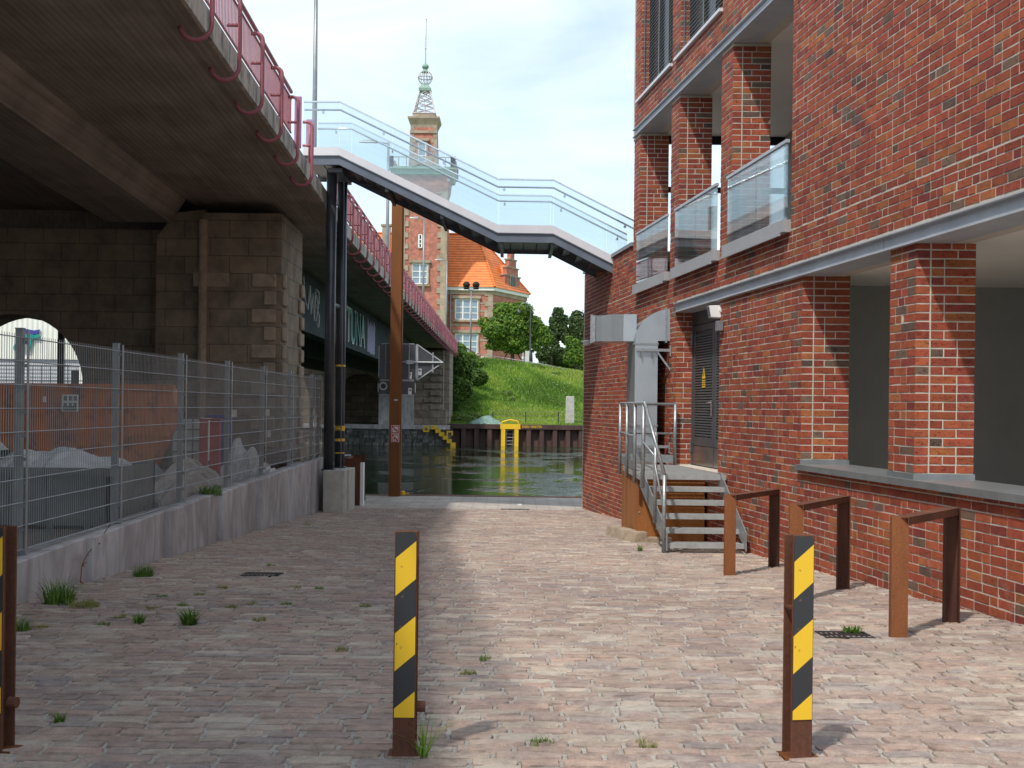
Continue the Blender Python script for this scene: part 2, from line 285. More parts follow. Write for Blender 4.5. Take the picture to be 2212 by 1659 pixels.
# ------------------------------------------------------------------ mesh builder
class MB:
    def __init__(s): s.v = []; s.f = []; s.m = []; s.c = []
    def add(s, vs, fs, m=0, c=None):
        b = len(s.v); s.v += [tuple(p) for p in vs]
        for f in fs: s.f.append(tuple(b+i for i in f)); s.m.append(m); s.c.append(c or (1, 1, 1))
    def hexa(s, p, m=0, c=None):  # p: 4 bottom ccw, 4 top
        s.add(p, [(3, 2, 1, 0), (4, 5, 6, 7), (0, 1, 5, 4), (1, 2, 6, 5), (2, 3, 7, 6), (3, 0, 4, 7)], m, c)
    def box(s, x0, x1, y0, y1, z0, z1, m=0, c=None):
        s.hexa([(x0, y0, z0), (x1, y0, z0), (x1, y1, z0), (x0, y1, z0), (x0, y0, z1), (x1, y0, z1), (x1, y1, z1), (x0, y1, z1)], m, c)
    def quad(s, a, b, c_, d, m=0, c=None): s.add([a, b, c_, d], [(0, 1, 2, 3)], m, c)
    def bar(s, a, b, w, h, m=0, up=Vector((0, 0, 1)), c=None):
        a = Vector(a); b = Vector(b); d = (b-a).normalized()
        if abs(d.dot(up)) > .98: up = Vector((0, 1, 0))
        x = d.cross(up).normalized()*w/2; y = x.cross(d).normalized()*h/2
        s.hexa([a-x-y, a+x-y, b+x-y, b-x-y, a-x+y, a+x+y, b+x+y, b-x+y], m, c)
    def tube(s, pts, r, n=8, m=0, closed=False, caps=True, c=None):
        pts = [Vector(p) for p in pts]; N = len(pts); rs = r if isinstance(r, (list, tuple)) else [r]*N
        ref = None; rings = []
        for i, p in enumerate(pts):
            if closed: d = (pts[(i+1) % N]-pts[i-1]).normalized()
            elif i == 0: d = (pts[1]-p).normalized()
            elif i == N-1: d = (p-pts[i-1]).normalized()
            else: d = ((pts[i+1]-p).normalized()+(p-pts[i-1]).normalized()).normalized()
            if ref is None:
                ref = Vector((0, 0, 1)) if abs(d.z) < .9 else Vector((1, 0, 0))
            x = d.cross(ref).normalized(); y = x.cross(d).normalized(); ref = y
            rings.append([p+(x*math.cos(2*math.pi*k/n)+y*math.sin(2*math.pi*k/n))*rs[i] for k in range(n)])
        vs = [q for g in rings for q in g]; fs = []
        for i in range(N if closed else N-1):
            j = (i+1) % N
            for k in range(n): fs.append((i*n+k, i*n+(k+1) % n, j*n+(k+1) % n, j*n+k))
        if caps and not closed: fs.append(tuple(range(n-1, -1, -1))); fs.append(tuple((N-1)*n+k for k in range(n)))
        s.add(vs, fs, m, c)
    def lathe(s, cx, cy, prof, n=16, m=0, c=None, rot=0):
        vs = [(cx+r*math.cos(rot+2*math.pi*k/n), cy+r*math.sin(rot+2*math.pi*k/n), z) for r, z in prof for k in range(n)]; fs = []
        for i in range(len(prof)-1):
            for k in range(n): fs.append((i*n+k, i*n+(k+1) % n, (i+1)*n+(k+1) % n, (i+1)*n+k))
        fs.append(tuple(range(n-1, -1, -1))); fs.append(tuple((len(prof)-1)*n+k for k in range(n)))
        s.add(vs, fs, m, c)
    def sphere(s, c0, r, n=10, m=0, sc=(1, 1, 1), c=None):
        prof = [(max(1e-3, r*math.sin(math.pi*i/n)), -r*math.cos(math.pi*i/n)) for i in range(n+1)]
        vs = []; k2 = n*2
        for a, z in prof:
            for k in range(k2): vs.append((c0[0]+a*sc[0]*math.cos(2*math.pi*k/k2), c0[1]+a*sc[1]*math.sin(2*math.pi*k/k2), c0[2]+z*sc[2]))
        fs = [(i*k2+k, i*k2+(k+1) % k2, (i+1)*k2+(k+1) % k2, (i+1)*k2+k) for i in range(n) for k in range(k2)]
        s.add(vs, fs, m, c)
    def prism(s, poly, axis, a, b, m=0, c=None):  # poly in the other two axes, extruded from a to b
        n = len(poly)
        def mk(p, t):
            return {'x': (t, p[0], p[1]), 'y': (p[0], t, p[1]), 'z': (p[0], p[1], t)}[axis]
        vs = [mk(p, a) for p in poly]+[mk(p, b) for p in poly]
        fs = [tuple(range(n)), tuple(range(2*n-1, n-1, -1))]+[(i, i+n, (i+1) % n+n, (i+1) % n) for i in range(n)]
        s.add(vs, fs, m, c)
    def build(s, name, mats, parent=None, smooth=False, fixn=True):
        me = bpy.data.meshes.new(name); off = Vector((0, 0, 0))
        if parent is not None: off = wloc(parent)
        me.from_pydata([(p[0]-off.x, p[1]-off.y, p[2]-off.z) for p in s.v], [], s.f)
        mats = mats if isinstance(mats, (list, tuple)) else [mats]
        for q in mats: me.materials.append(M[q] if isinstance(q, str) else q)
        me.polygons.foreach_set('material_index', s.m)
        if any(c != (1, 1, 1) for c in s.c):
            ca = me.color_attributes.new('Col', 'FLOAT_COLOR', 'CORNER'); arr = []
            for f, c in zip(s.f, s.c): arr += [c[0], c[1], c[2], 1]*len(f)
            ca.data.foreach_set('color', arr)
        if fixn and len(s.f) < 60000:
            bm = bmesh.new(); bm.from_mesh(me); bmesh.ops.recalc_face_normals(bm, faces=bm.faces); bm.to_mesh(me); bm.free()
        if smooth: me.polygons.foreach_set('use_smooth', [True]*len(me.polygons))
        me.update()
        o = bpy.data.objects.new(name, me); COL.objects.link(o)
        if parent is not None: o.parent = parent
        return o
def wloc(o):
    l = Vector((0, 0, 0))
    while o is not None: l += o.location; o = o.parent
    return l
def bevel(o, wdt=.006, seg=2):
    bm = bmesh.new(); bm.from_mesh(o.data); bmesh.ops.bevel(bm, geom=list(bm.edges), offset=wdt, segments=seg, affect='EDGES', profile=.6); bm.to_mesh(o.data); bm.free(); return o
def tag(o, label=None, cat=None, group=None, kind=None):
    if label: o['label'] = label
    if cat: o['category'] = cat
    if group: o['group'] = group
    if kind: o['kind'] = kind
    return o
def thing(name, label, cat, loc=(0, 0, 0), group=None):
    o = bpy.data.objects.new(name, None); COL.objects.link(o); o.location = loc; o.empty_display_size = .2
    return tag(o, label, cat, group)
def copy_tree(o, parent=None):
    c = o.copy(); COL.objects.link(c); c.parent = parent
    for ch in [q for q in bpy.data.objects if q.parent == o]: copy_tree(ch, c)
    return c
def text(name, s, size, mat, parent, loc, rot, ext=.002, shear=0, sx=1.0, align='LEFT'):
    cu = bpy.data.curves.new('t', 'FONT'); cu.body = s; cu.size = size; cu.extrude = ext; cu.shear = shear; cu.align_x = align
    t = bpy.data.objects.new('t', cu); me = bpy.data.meshes.new_from_object(t)
    bpy.data.objects.remove(t); me.materials.clear(); me.materials.append(M[mat])
    for v in me.vertices: v.co.x *= sx
    o = bpy.data.objects.new(name, me); COL.objects.link(o); o.parent = parent
    o.location = Vector(loc)-(wloc(parent) if parent else Vector((0, 0, 0))); o.rotation_euler = rot; return o
def arc(c, r, a0, a1, n, ax1, ax2):
    c = Vector(c); return [c+Vector(ax1)*r*math.cos(a0+(a1-a0)*i/n)+Vector(ax2)*r*math.sin(a0+(a1-a0)*i/n) for i in range(n+1)]

# ------------------------------------------------------------------ ground, cobbles, quay, water
mb = MB(); mb.quad((-3000, -3000, -3.9), (3000, -3000, -3.9), (3000, 4000, -3.9), (-3000, 4000, -3.9))
tag(mb.build('ground', 'sand'), kind='structure')
mb = MB()
mb.quad((-4.0, -14, gz(-14)-.011), (16, -14, gz(-14)-.011), (16, QY0, gz(QY0-.01)-.011), (-4.0, QY0, gz(QY0-.01)-.011))
tag(mb.build('cobble_bedding', 'grit'), kind='structure')
# cobbles
def cobbles():
    mb = MB(); rr = random.Random(3); y = 3.6
    pal = [(.33, .245, .21), (.30, .225, .205), (.36, .27, .225), (.38, .31, .26), (.27, .21, .20), (.42, .36, .30), (.32, .24, .20), (.28, .245, .24), (.37, .26, .215), (.46, .41, .35), (.34, .255, .22), (.35, .27, .235)]
    drift = 0
    while y < QY0-.12:
        d = rr.uniform(.108, .138); x = -4.0-rr.uniform(0, .2); xm = XF(y)+.02
        GXs, GYs = ((-1, -.95, -.4, .4, .95, 1), (-1, -.9, 0, .9, 1)) if y < 11 else ((-1, -.9, .9, 1), (-1, -.85, .85, 1)); nx, ny = len(GXs), len(GYs)
        while x < xm:
            wd = rr.uniform(.15, .31); x1 = min(x+wd, xm)
            if x1-x > .06:
                gap = .012 if y > 12 else rr.uniform(.008, .018); x0_, x1_ = x+gap/2, x1-gap/2; y0_, y1_ = y+gap*.5, y+d-gap*.5
                h = rr.uniform(-.004, .004); tx = rr.uniform(-.02, .02); ty = rr.uniform(-.025, .025)
                c = rr.choice(pal); k = rr.uniform(.90, 1.10); c = tuple((.68*q_+.32*m_)*k for q_, m_ in zip(c, (.36, .285, .235))); vs = []
                cx, cy = (x0_+x1_)/2, (y0_+y1_)/2; wav = rr.uniform(-.008, .008)
                for j in range(ny):
                    for i in range(nx):
                        a = GXs[i]; b = GYs[j]
                        e = max(abs(a), abs(b)); rad = (abs(a)**6+abs(b)**6)
                        aa = a*(1-.09*max(0, abs(b)-.5)*abs(a)); bb = b*(1-.13*max(0, abs(a)-.4)*abs(b))
                        px = cx+aa*(x1_-x0_)/2+(rr.uniform(-.004, .004)); py = cy+bb*(y1_-y0_)/2+rr.uniform(-.0045, .0045)+wav*a
                        edge = (i in (0, nx-1)) or (j in (0, ny-1))
                        pz = gz(py)+h+tx*(px-cx)+ty*(py-cy)+(.0025*(1-a*a)*(1-b*b))+rr.uniform(-.0015, .0015)-((.018 if y < 9 else .013) if edge else 0)
                        vs.append((px, py, pz))
                fs = [(j*nx+i, j*nx+i+1, (j+1)*nx+i+1, (j+1)*nx+i) for j in range(ny-1) for i in range(nx-1)]
                mb.add(vs, fs, 0, c)
            x = x1
        y += d
    # inner grid points pushed to the rim so tops read flat with worn edges
    return mb
cb = cobbles()
tag(cb.build('cobble_paving', 'cobble', smooth=False, fixn=False), kind='structure')
mb = MB(); mb.box(-4.6, 14, QY0, QY1-.35, QZ-.5, QZ)
tag(mb.build('quay_paving', 'pave'), kind='structure')
mb = MB(); mb.box(-60, 60, QY1-.35, QY1, -3.9, QZ+.012); mb.box(-60, -4.6, QY0, QY1-.35, -3.9, QZ-.01); mb.box(14, 60, QY0, QY1-.35, -3.9, QZ-.01)
tag(mb.build('quay_edge', 'corten_dk'), kind='structure')
WZ = -2.88; FY = 86.0
mb = MB(); mb.quad((-500, QY1, WZ), (500, QY1, WZ), (500, FY+3, WZ), (-500, FY+3, WZ))
tag(mb.build('water', 'water'), kind='structure')
mb = MB()
for (a, b) in (((-60, -14), (-4.3, 26.5)),):
    mb.box(-60, -4.12, -14, 29.5, -3.0, -1.42)
tag(mb.build('yard_ground', 'earth'), kind='structure')

# ------------------------------------------------------------------ bricks
CO = 1/12.0
def brick_col(rr):
    t = rr.random()
    if t < .02: c = (.135, .09, .07)
    elif t < .065: c = (.19, .12, .085)
    elif t < .55: c = (.345, .078, .045)
    elif t < .82: c = (.385, .102, .048)
    elif t < .93: c = (.40, .135, .052)
    else: c = (.27, .06, .045)
    k = rr.uniform(.68, .98); return (c[0]*k, c[1]*k, c[2]*k)
def lay(mb, o, d, n, L_, z0, z1, holes=(), seed=1, fine=True):
    """bricks on the vertical plane through o (x,y) along unit d, outward normal n"""
    rr = random.Random(seed); d = Vector((d[0], d[1], 0)); n = Vector((n[0], n[1], 0)); o = Vector((o[0], o[1], 0))
    k = math.floor(z0/CO)
    while k*CO < z1-.02:
        a, b = max(k*CO+.007, z0), min(k*CO+CO-.007, z1); k += 1
        if b-a < .03: continue
        zc = (a+b)/2; iv = [(0, L_)]
        for (s0, s1, h0, h1) in holes:
            if h0 < zc < h1:
                nv = []
                for (p, q) in iv:
                    if s1 <= p or s0 >= q: nv.append((p, q)); continue
                    if s0 > p: nv.append((p, s0))
                    if s1 < q: nv.append((s1, q))
                iv = nv
        for (p, q) in iv:
            s = p; first = True
            while s < q-.02:
                wd = .24 if rr.random() < .72 else .115
                if first and k % 2: wd = .115 if rr.random() < .8 else .18
                first = False; e = min(s+wd, q)
                if q-e < .085: e = q
                pr = rr.uniform(.0025, .0065); c = brick_col(rr)
                nx = 4 if fine and e-s > .15 else 3; vs = []
                tl = rr.uniform(-.002, .002)
                for layer in (0, 1, 2):
                    for j in (0, 1):
                        for i in range(nx):
                            ss = s+(e-s)*i/(nx-1); zz = (a, b)[j]
                            jz = rr.uniform(-.0022, .0022) if 0 < i < nx-1 else rr.uniform(-.001, .001)
                            if layer == 0: pt = o+d*ss+n*(-.004); zz = zz
                            elif layer == 1: pt = o+d*ss+n*(pr-.002)
                            else:
                                cx = (s+e)/2; pt = o+d*(cx+(ss-cx)*(1-.004/(e-s)*1.2))+n*(pr+tl*(ss-cx)*10+rr.uniform(-.0012, .0012)); zz += (.002 if j == 0 else -.002)
                            vs.append((pt.x, pt.y, zz+jz))
                fs = []; W = 2*nx
                f = 2*W
                for i in range(nx-1): fs.append((f+i, f+i+1, f+nx+i+1, f+nx+i))
                for l in (0, 1):
                    A, B = l*W, (l+1)*W
                    for i in range(nx-1):
                        fs.append((A+i, A+i+1, B+i+1, B+i)); fs.append((A+nx+i, B+nx+i, B+nx+i+1, A+nx+i+1))
                    fs.append((A, B, B+nx, A+nx)); fs.append((A+nx-1, A+2*nx-1, B+2*nx-1, B+nx-1))
                mb.add(vs, fs, 0, c); s = e+.0125
DF = Vector((FB, -1)).normalized(); NF = (-DF.y*-1, 0)
DFx, DFy = DF.x, DF.y            # along the facade towards the camera
NFx, NFy = -abs(DFy), -abs(DFx)  # outward (to the left and slightly to the camera)
SL = math.hypot(FB, 1)
def fo(y, off=0): return (XF(y)+NFx*off, y+NFy*off)

# ------------------------------------------------------------------ brick building
bld = thing('brick_building', 'modern red brick building with steel beams, open loggias and glass balustrades on the right', 'building', (XF(16), 16, -2.0))
ZB0, ZB1 = 1.56, 1.715; ZS = -.64; ZU0, ZU1 = 2.15, 5.12; ZT = 5.76; TOP = 9.6; PAR = 3.08; LAND = -.93
YN = 6.0
Y_dn, Y_df = 17.35, 19.72; Y_w2 = 14.09; Y_p2a, Y_p2b = 11.2, 11.75
YA0, YA1 = 22.47, 22.95; YB0, YB1 = 19.69, 20.2; YC0, YC1 = 16.86, 17.38; YBW = 14.5; YE = 27.9
def prism_sec(mb, ya, yb, z0, z1, t, m=1, off=0):
    mb.hexa([(XF(ya)+off, ya, z0), (XF(ya)+t, ya, z0), (XF(yb)+t, yb, z0), (XF(yb)+off, yb, z0), (XF(ya)+off, ya, z1), (XF(ya)+t, ya, z1), (XF(yb)+t, yb, z1), (XF(yb)+off, yb, z1)], m)
def s_of(y, ytop): return (ytop-y)*SL
def sec_bricks(mb, ya, yb, z0, z1, seed, holes=()):
    hs = [(s_of(h[1], yb), s_of(h[0], yb), h[2], h[3]) for h in holes]
    lay(mb, fo(yb), (DFx, DFy), (NFx, NFy), (yb-ya)*SL, z0, z1, hs, seed)
def perp(mb, y, z0, z1, dep, seed, x0=None):
    x0 = XF(y) if x0 is None else x0
    if dep < .3: lay(mb, (x0-.005, y), (1, 0), (0, -1), dep+.005, z0, z1, (), seed); return
    lay(mb, (x0-.005, y), (1, 0), (0, -1), .127, z0, z1, (), seed)
    lay(mb, (x0+.138, y), (1, 0), (0, -1), dep-.138, z0, z1, (), seed+500)
# solid walls
w1 = MB()
prism_sec(w1, Y_df, YE, -3.4, ZU0, .5); prism_sec(w1, Y_dn, Y_df, -3.4, LAND, .5)
prism_sec(w1, Y_w2, Y_dn, -3.4, ZB0, .55); prism_sec(w1, YN, Y_w2, -3.4, -.70, .5)
prism_sec(w1, YN, Y_df, ZB0+.002, ZU0, .5)
prism_sec(w1, YA1, YE, ZU0, PAR, .5)
sec_bricks(w1, Y_df, YE, -3.0, ZU0, 11)
sec_bricks(w1, Y_dn, Y_df, -2.6, LAND, 12)
sec_bricks(w1, Y_w2, Y_dn, -2.4, ZB0-.01, 13)
sec_bricks(w1, YN, Y_w2, -2.2, -.71, 14)
sec_bricks(w1, YN, Y_df, ZB1+.005, ZU0, 15)
sec_bricks(w1, YA1, YE, ZU0, PAR, 16)
perp(w1, Y_df, LAND, ZB0, .27, 21); perp(w1, Y_w2, ZS+.06, ZB0, .55, 22)
w1.build('wall', ['brick', 'mortar'], bld, fixn=False)
p2 = MB(); prism_sec(p2, Y_p2a, Y_p2b, ZS, ZB0, .55); sec_bricks(p2, Y_p2a, Y_p2b, ZS+.05, ZB0, 23); perp(p2, Y_p2a, ZS+.05, ZB0, .55, 24)
p2.build('brick_pier', ['brick', 'mortar'], bld, fixn=False)
for i, (a, b) in enumerate(((YA0, YA1), (YB0, YB1), (YC0, YC1))):
    p = MB(); prism_sec(p, a, b, ZU0, ZU1, .53); sec_bricks(p, a, b, ZU0, ZU1, 30+i); perp(p, a, ZU0, ZU1, .53, 40+i)
    p.build('brick_pier', ['brick', 'mortar'], bld, fixn=False)
wu = MB(); prism_sec(wu, YN, YBW, ZU0, TOP, .5); sec_bricks(wu, YN, YBW, ZU0, 6.6, 51)
prism_sec(wu, YBW, YA1, ZU1+.01, ZT, .5); sec_bricks(wu, YBW, YA1, ZU1+.16, ZT, 52)
for i, (a, b) in enumerate(((YA0, YA1), (YB0, YB1), (YBW, YC1))):
    prism_sec(wu, a, b, ZT, TOP, .5); sec_bricks(wu, a, b, ZT, 8.4, 53+i)
    if a != YBW: perp(wu, a, ZT, 8.4, .18, 60+i)
prism_sec(wu, YBW, YA1, TOP-.8, TOP, .48)
wu.build('upper_wall', ['brick', 'mortar'], bld, fixn=False)
# expansion joint strips on the piers
for (y, z0, z1) in ((Y_p2a, ZS+.05, ZB0), (Y_w2, ZS+.06, ZB0), (YA0, ZU0, ZU1), (YB0, ZU0, ZU1), (YC0, ZU0, ZU1)):
    jt = MB(); jt.box(XF(y)+.1245, XF(y)+.1365, y-.0075, y+.001, z0, z1); jt.build('expansion_joint', 'mortar', bld)
# end wall and body behind
bd = MB()
bd.box(XF(YE), XF(YE)+8, YE, YE+.3, -3.4, PAR); bd.box(XF(YA1)+.5, 13, YE-5, YE, PAR-.3, PAR-.1)
bd.box(9.0, 14, 6, 27.9, -3.4, 1.5); bd.box(XF(YA1), 14, 22.95, 23.2, ZU1, TOP); bd.box(13.8, 14, 6, 22.95, ZU1, TOP)
bd.box(XF(YN), 14, 5.75, 6.0, 1.75, TOP); bd.box(XF(YN), 14, 5.75, 6.0, -3.2, -.9); bd.box(5.2, 14, 14.2, 22.9, 2.2, ZU1)
bd.build('rear_wall', 'mortar', bld)
rf = MB(); rf.hexa([(XF(YN), YN, TOP), (14, YN, TOP), (14, 23.2, TOP), (XF(23.2), 23.2, TOP), (XF(YN), YN, TOP+.25), (14, YN, TOP+.25), (14, 23.2, TOP+.25), (XF(23.2), 23.2, TOP+.25)])
rf.build('roof', 'zinc', bld)
cp = MB()
a, b = fo(YA1, .05), fo(YE+.05, .05)
cp.hexa([(a[0], a[1], PAR), (a[0]+.62, a[1], PAR), (b[0]+.62, b[1], PAR), (b[0], b[1], PAR), (a[0], a[1], PAR+.07), (a[0]+.62, a[1], PAR+.07), (b[0]+.62, b[1], PAR+.07), (b[0], b[1], PAR+.07)])
cp.build('parapet_cap', 'zinc', bld)
# lower loggia
lg = MB()
lg.hexa([(XF(Y_w2)+.3, Y_w2, 1.6), (9, Y_w2, 1.6), (9, 15.5, 1.6), (XF(Y_w2)+.3, 15.5, 1.6), (XF(Y_w2)+.3, Y_w2, 1.7), (9, Y_w2, 1.7), (9, 15.5, 1.7), (XF(Y_w2)+.3, 15.5, 1.7)])
lg.hexa([(XF(YN)+.06, YN, 1.6), (9, YN, 1.6), (9, Y_w2, 1.6), (XF(Y_w2)+.06, Y_w2, 1.6), (XF(YN)+.06, YN, 1.7), (9, YN, 1.7), (9, Y_w2, 1.7), (XF(Y_w2)+.06, Y_w2, 1.7)])
lg.build('loggia_ceiling', 'cream', bld)
lw = MB(); lw.box(XF(Y_w2)+.5, 9, 15.5, 15.6, -1.4, 1.6); lw.box(8.9, 9, YN, 15.5, -1.4, 1.6); lw.box(XF(Y_w2)+.5, XF(Y_w2)+.56, Y_w2+.02, 15.5, -1.4, 1.6)
lw.build('loggia_wall', 'dgrey', bld)
lf = MB(); lf.hexa([(XF(YN)+.1, YN, -1.5), (9, YN, -1.5), (9, 15.5, -1.5), (XF(15.5)+.1, 15.5, -1.5), (XF(YN)+.1, YN, -1.4), (9, YN, -1.4), (9, 15.5, -1.4), (XF(15.5)+.1, 15.5, -1.4)]); lf.build('loggia_floor', 'floor', bld)
# ledge
ld = MB(); a, b = fo(YN, .07), fo(Y_w2+.02, .07)
ld.hexa([(a[0], a[1], -.705), (a[0]+.66, a[1], -.705), (b[0]+.66, b[1], -.705), (b[0], b[1], -.705), (a[0], a[1], ZS), (a[0]+.66, a[1], ZS), (b[0]+.66, b[1], ZS), (b[0], b[1], ZS)])
ld.box(XF(Y_p2a)-.012, XF(Y_p2a)+.56, Y_p2a-.016, Y_p2a+.0, ZS, ZS+.055); ld.box(XF(Y_w2)-.012, XF(Y_w2)+.56, Y_w2-.02, Y_w2, ZS, ZS+.055)
c0, c1 = fo(Y_p2a, .016), fo(Y_p2b, .016)
ld.hexa([(c0[0], c0[1], ZS), (c0[0]+.02, c0[1], ZS), (c1[0]+.02, c1[1], ZS), (c1[0], c1[1], ZS), (c0[0], c0[1], ZS+.055), (c0[0]+.02, c0[1], ZS+.055), (c1[0]+.02, c1[1], ZS+.055), (c1[0], c1[1], ZS+.055)])
ld.build('window_ledge', 'zinc', bld)
# steel beams (channels): web + two flanges
def beam(name, ya, yb, z0, z1, soff):
    q = MB()
    def pr(o0, o1, za, zb):
        A0, A1, B0, B1 = fo(ya, o0), fo(ya, o1), fo(yb, o0), fo(yb, o1)
        q.hexa([(A0[0], A0[1], za), (A1[0], A1[1], za), (B1[0], B1[1], za), (B0[0], B0[1], za), (A0[0], A0[1], zb), (A1[0], A1[1], zb), (B1[0], B1[1], zb), (B0[0], B0[1], zb)])
    pr(.008, -.02, z0+.012, z1-.012); pr(.055, -.34, z0, z0+.012); pr(.055, -.02, z1-.012, z1)
    j = (ya+yb)/2-1.0; A0, B0 = fo(j, .0095), fo(j+.012, .0095)
    q.build(name, 'steelgrey', bld)
    g = MB(); A1, B1 = fo(j, 0), fo(j+.012, 0)
    g.hexa([(A0[0], A0[1], z0+.02), (A1[0], A1[1], z0+.02), (B1[0], B1[1], z0+.02), (B0[0], B0[1], z0+.02), (A0[0], A0[1], z1-.02), (A1[0], A1[1], z1-.02), (B1[0], B1[1], z1-.02), (B0[0], B0[1], z1-.02)])
    g.build('beam_joint', 'zinc', bld)
beam('steel_beam', YN, Y_df+.06, ZB0, ZB1, 0); beam('steel_beam', YBW, YA1-.02, ZU1+.005, ZU1+.155, 0)
# upper loggia
q = MB()
q.hexa([(XF(YBW)+.05, YBW, 5.17), (5.3, YBW, 5.17), (5.3, 22.95, 5.17), (XF(22.95)+.05, 22.95, 5.17), (XF(YBW)+.05, YBW, 5.3), (5.3, YBW, 5.3), (5.3, 22.95, 5.3), (XF(22.95)+.05, 22.95, 5.3)])
q.box(XF(YBW)+.5, 5.2, 14.0, 14.4, 2.2, 5.17)
q.build('upper_loggia_ceiling', 'taupe', bld)
q = MB(); q.box(XF(14)+.3, 5.3, 14.0, 22.95, 2.05, 2.2); q.build('upper_loggia_floor', 'floor', bld)
q = MB()
q.box(2.75, 5.2, 22.86, 22.94, 5.02, 5.17); q.box(2.75, 5.2, 22.86, 22.94, 4.1, 4.2); q.box(2.75, 5.2, 22.86, 22.94, 2.2, 2.3)
for x in (2.76, 3.62, 4.4, 5.13): q.box(x, x+.07, 22.86, 22.94, 2.3, 5.02)
q.build('window_frame', 'frame', bld)
q = MB(); q.box(5.12, 5.2, 14.4, 22.85, 2.2, 5.17); q.build('inner_wall', 'dgrey', bld)
# balustrades
for (a, b) in ((YB1, YA0), (YC1, YB0), (YBW, YC0)):
    sl = MB(); A0, A1, B0, B1 = fo(a+.02, .10), fo(a+.02, -.10), fo(b+.30, .10), fo(b+.30, -.0)
    B0, B1 = fo(b+.12, .10), fo(b+.12, .014)
    sl.hexa([(*A0, ZU0-.01), (*A1, ZU0-.01), (*B1, ZU0-.01), (*B0, ZU0-.01), (*A0, ZU0+.14), (*A1, ZU0+.14), (*B1, ZU0+.14), (*B0, ZU0+.14)])
    A0, A1, B0, B1 = fo(a+.10, .125), fo(a+.10, .10), fo(b+.12, .125), fo(b+.12, .10)
    sl.hexa([(*A0, ZU0-.05), (*A1, ZU0-.05), (*B1, ZU0-.05), (*B0, ZU0-.05), (*A0, ZU0-.02), (*A1, ZU0-.02), (*B1, ZU0-.02), (*B0, ZU0-.02)])
    sl.build('balcony_sill', 'sill', bld)
    ym = (a+b)/2
    for (c, d) in ((a+.02, ym-.006), (ym+.006, b+.05)):
        g = MB(); A0, A1, B0, B1 = fo(c, .05), fo(c, .038), fo(d, .05), fo(d, .038)
        g.hexa([(*A0, ZU0+.14), (*A1, ZU0+.14), (*B1, ZU0+.14), (*B0, ZU0+.14), (*A0, 3.22), (*A1, 3.22), (*B1, 3.22), (*B0, 3.22)]); g.build('glass_panel', 'glass2', bld)
    r = MB(); A0, A1, B0, B1 = fo(a+.02, .065), fo(a+.02, .022), fo(b+.06, .065), fo(b+.06, .022)
    r.hexa([(*A0, 3.22), (*A1, 3.22), (*B1, 3.22), (*B0, 3.22), (*A0, 3.26), (*A1, 3.26), (*B1, 3.26), (*B0, 3.26)]); r.build('balcony_rail', 'steelgrey', bld)
# top windows with grilles
for (a, b) in ((YB1, YA0), (YC1, YB0)):
    s = MB(); A0, A1, B0, B1 = fo(a-.02, .06), fo(a-.02, -.16), fo(b+.22, .06), fo(b+.22, .014)
    s.hexa([(*A0, ZT-.03), (*A1, ZT-.03), (*B1, ZT-.03), (*B0, ZT-.03), (*A0, ZT+.02), (*A1, ZT+.02), (*B1, ZT+.02), (*B0, ZT+.02)]); s.build('window_sill', 'strip', bld)
    wf = MB(); wf.hexa([(*fo(a, -.19), ZT), (*fo(a, -.2), ZT), (*fo(b, -.2), ZT), (*fo(b, -.19), ZT), (*fo(a, -.19), 8.5), (*fo(a, -.2), 8.5), (*fo(b, -.2), 8.5), (*fo(b, -.19), 8.5)])
    win = wf.build('window', 'pane', bld)
    fr = MB()
    for t in (0, .3, .35, .65, .98):
        y = a+(b-a)*t; p0, p1 = fo(y, -.14), fo(y+.05, -.19); fr.box(min(p0[0], p1[0]), max(p0[0], p1[0])+.02, p0[1], p1[1], ZT, 8.5)
    fr.build('frame', 'frame', win)
    gr = MB(); z = ZT+.09
    while z < 8.4: gr.tube([(*fo(a, -.03), z), (*fo(b, -.03), z)], .003, 5); z += .062
    for t in (.02, .5, .98):
        y = a+(b-a)*t; p0 = fo(y, -.045); gr.tube([(p0[0], p0[1], ZT), (p0[0], p0[1], 8.4)], .009, 5)
    gr.build('grille', 'zinc', win)
# door: double leaf with louvres, parallel to the facade, set back
door = MB(); dz0, dz1 = LAND+.02, ZB0-.0
def fb(mb, ya, yb, z0, z1, o0, o1, m=0):
    A0, A1, B0, B1 = fo(ya, o0), fo(ya, o1), fo(yb, o0), fo(yb, o1)
    mb.hexa([(*A0, z0), (*A1, z0), (*B1, z0), (*B0, z0), (*A0, z1), (*A1, z1), (*B1, z1), (*B0, z1)], m)
DO = -.27
fb(door, Y_dn-.1, Y_df+.1, LAND, ZB0+.1, DO-.03, DO-.06)
dobj = door.build('door', 'door', bld)
ymid = Y_dn+.48*(Y_df-Y_dn)
for (a, b) in ((Y_dn+.05, ymid-.01), (ymid+.01, Y_df-.06)):
    lf_ = MB()
    fb(lf_, a, b, 1.24, 1.34, DO, DO-.03); fb(lf_, a, b, LAND+.33, LAND+.47, DO, DO-.03); fb(lf_, a, a+.1, LAND+.47, 1.24, DO, DO-.03); fb(lf_, b-.1, b, LAND+.47, 1.24, DO, DO-.03)
    z = LAND+.50
    while z < 1.2:
        A0, A1, B0, B1 = fo(a+.1, DO-.001), fo(a+.1, DO-.028), fo(b-.1, DO-.001), fo(b-.1, DO-.028)
        lf_.hexa([(*A0, z-.012), (*A1, z+.012), (*B1, z+.012), (*B0, z-.012), (*A0, z+.006), (*A1, z+.03), (*B1, z+.03), (*B0, z+.006)]); z += .042
    lf_.build('door_leaf', 'door', dobj)
    k_ = MB(); fb(k_, a, b, LAND+.02, LAND+.32, DO-.002, DO-.03); k_.build('kick_plate', 'kick', dobj)
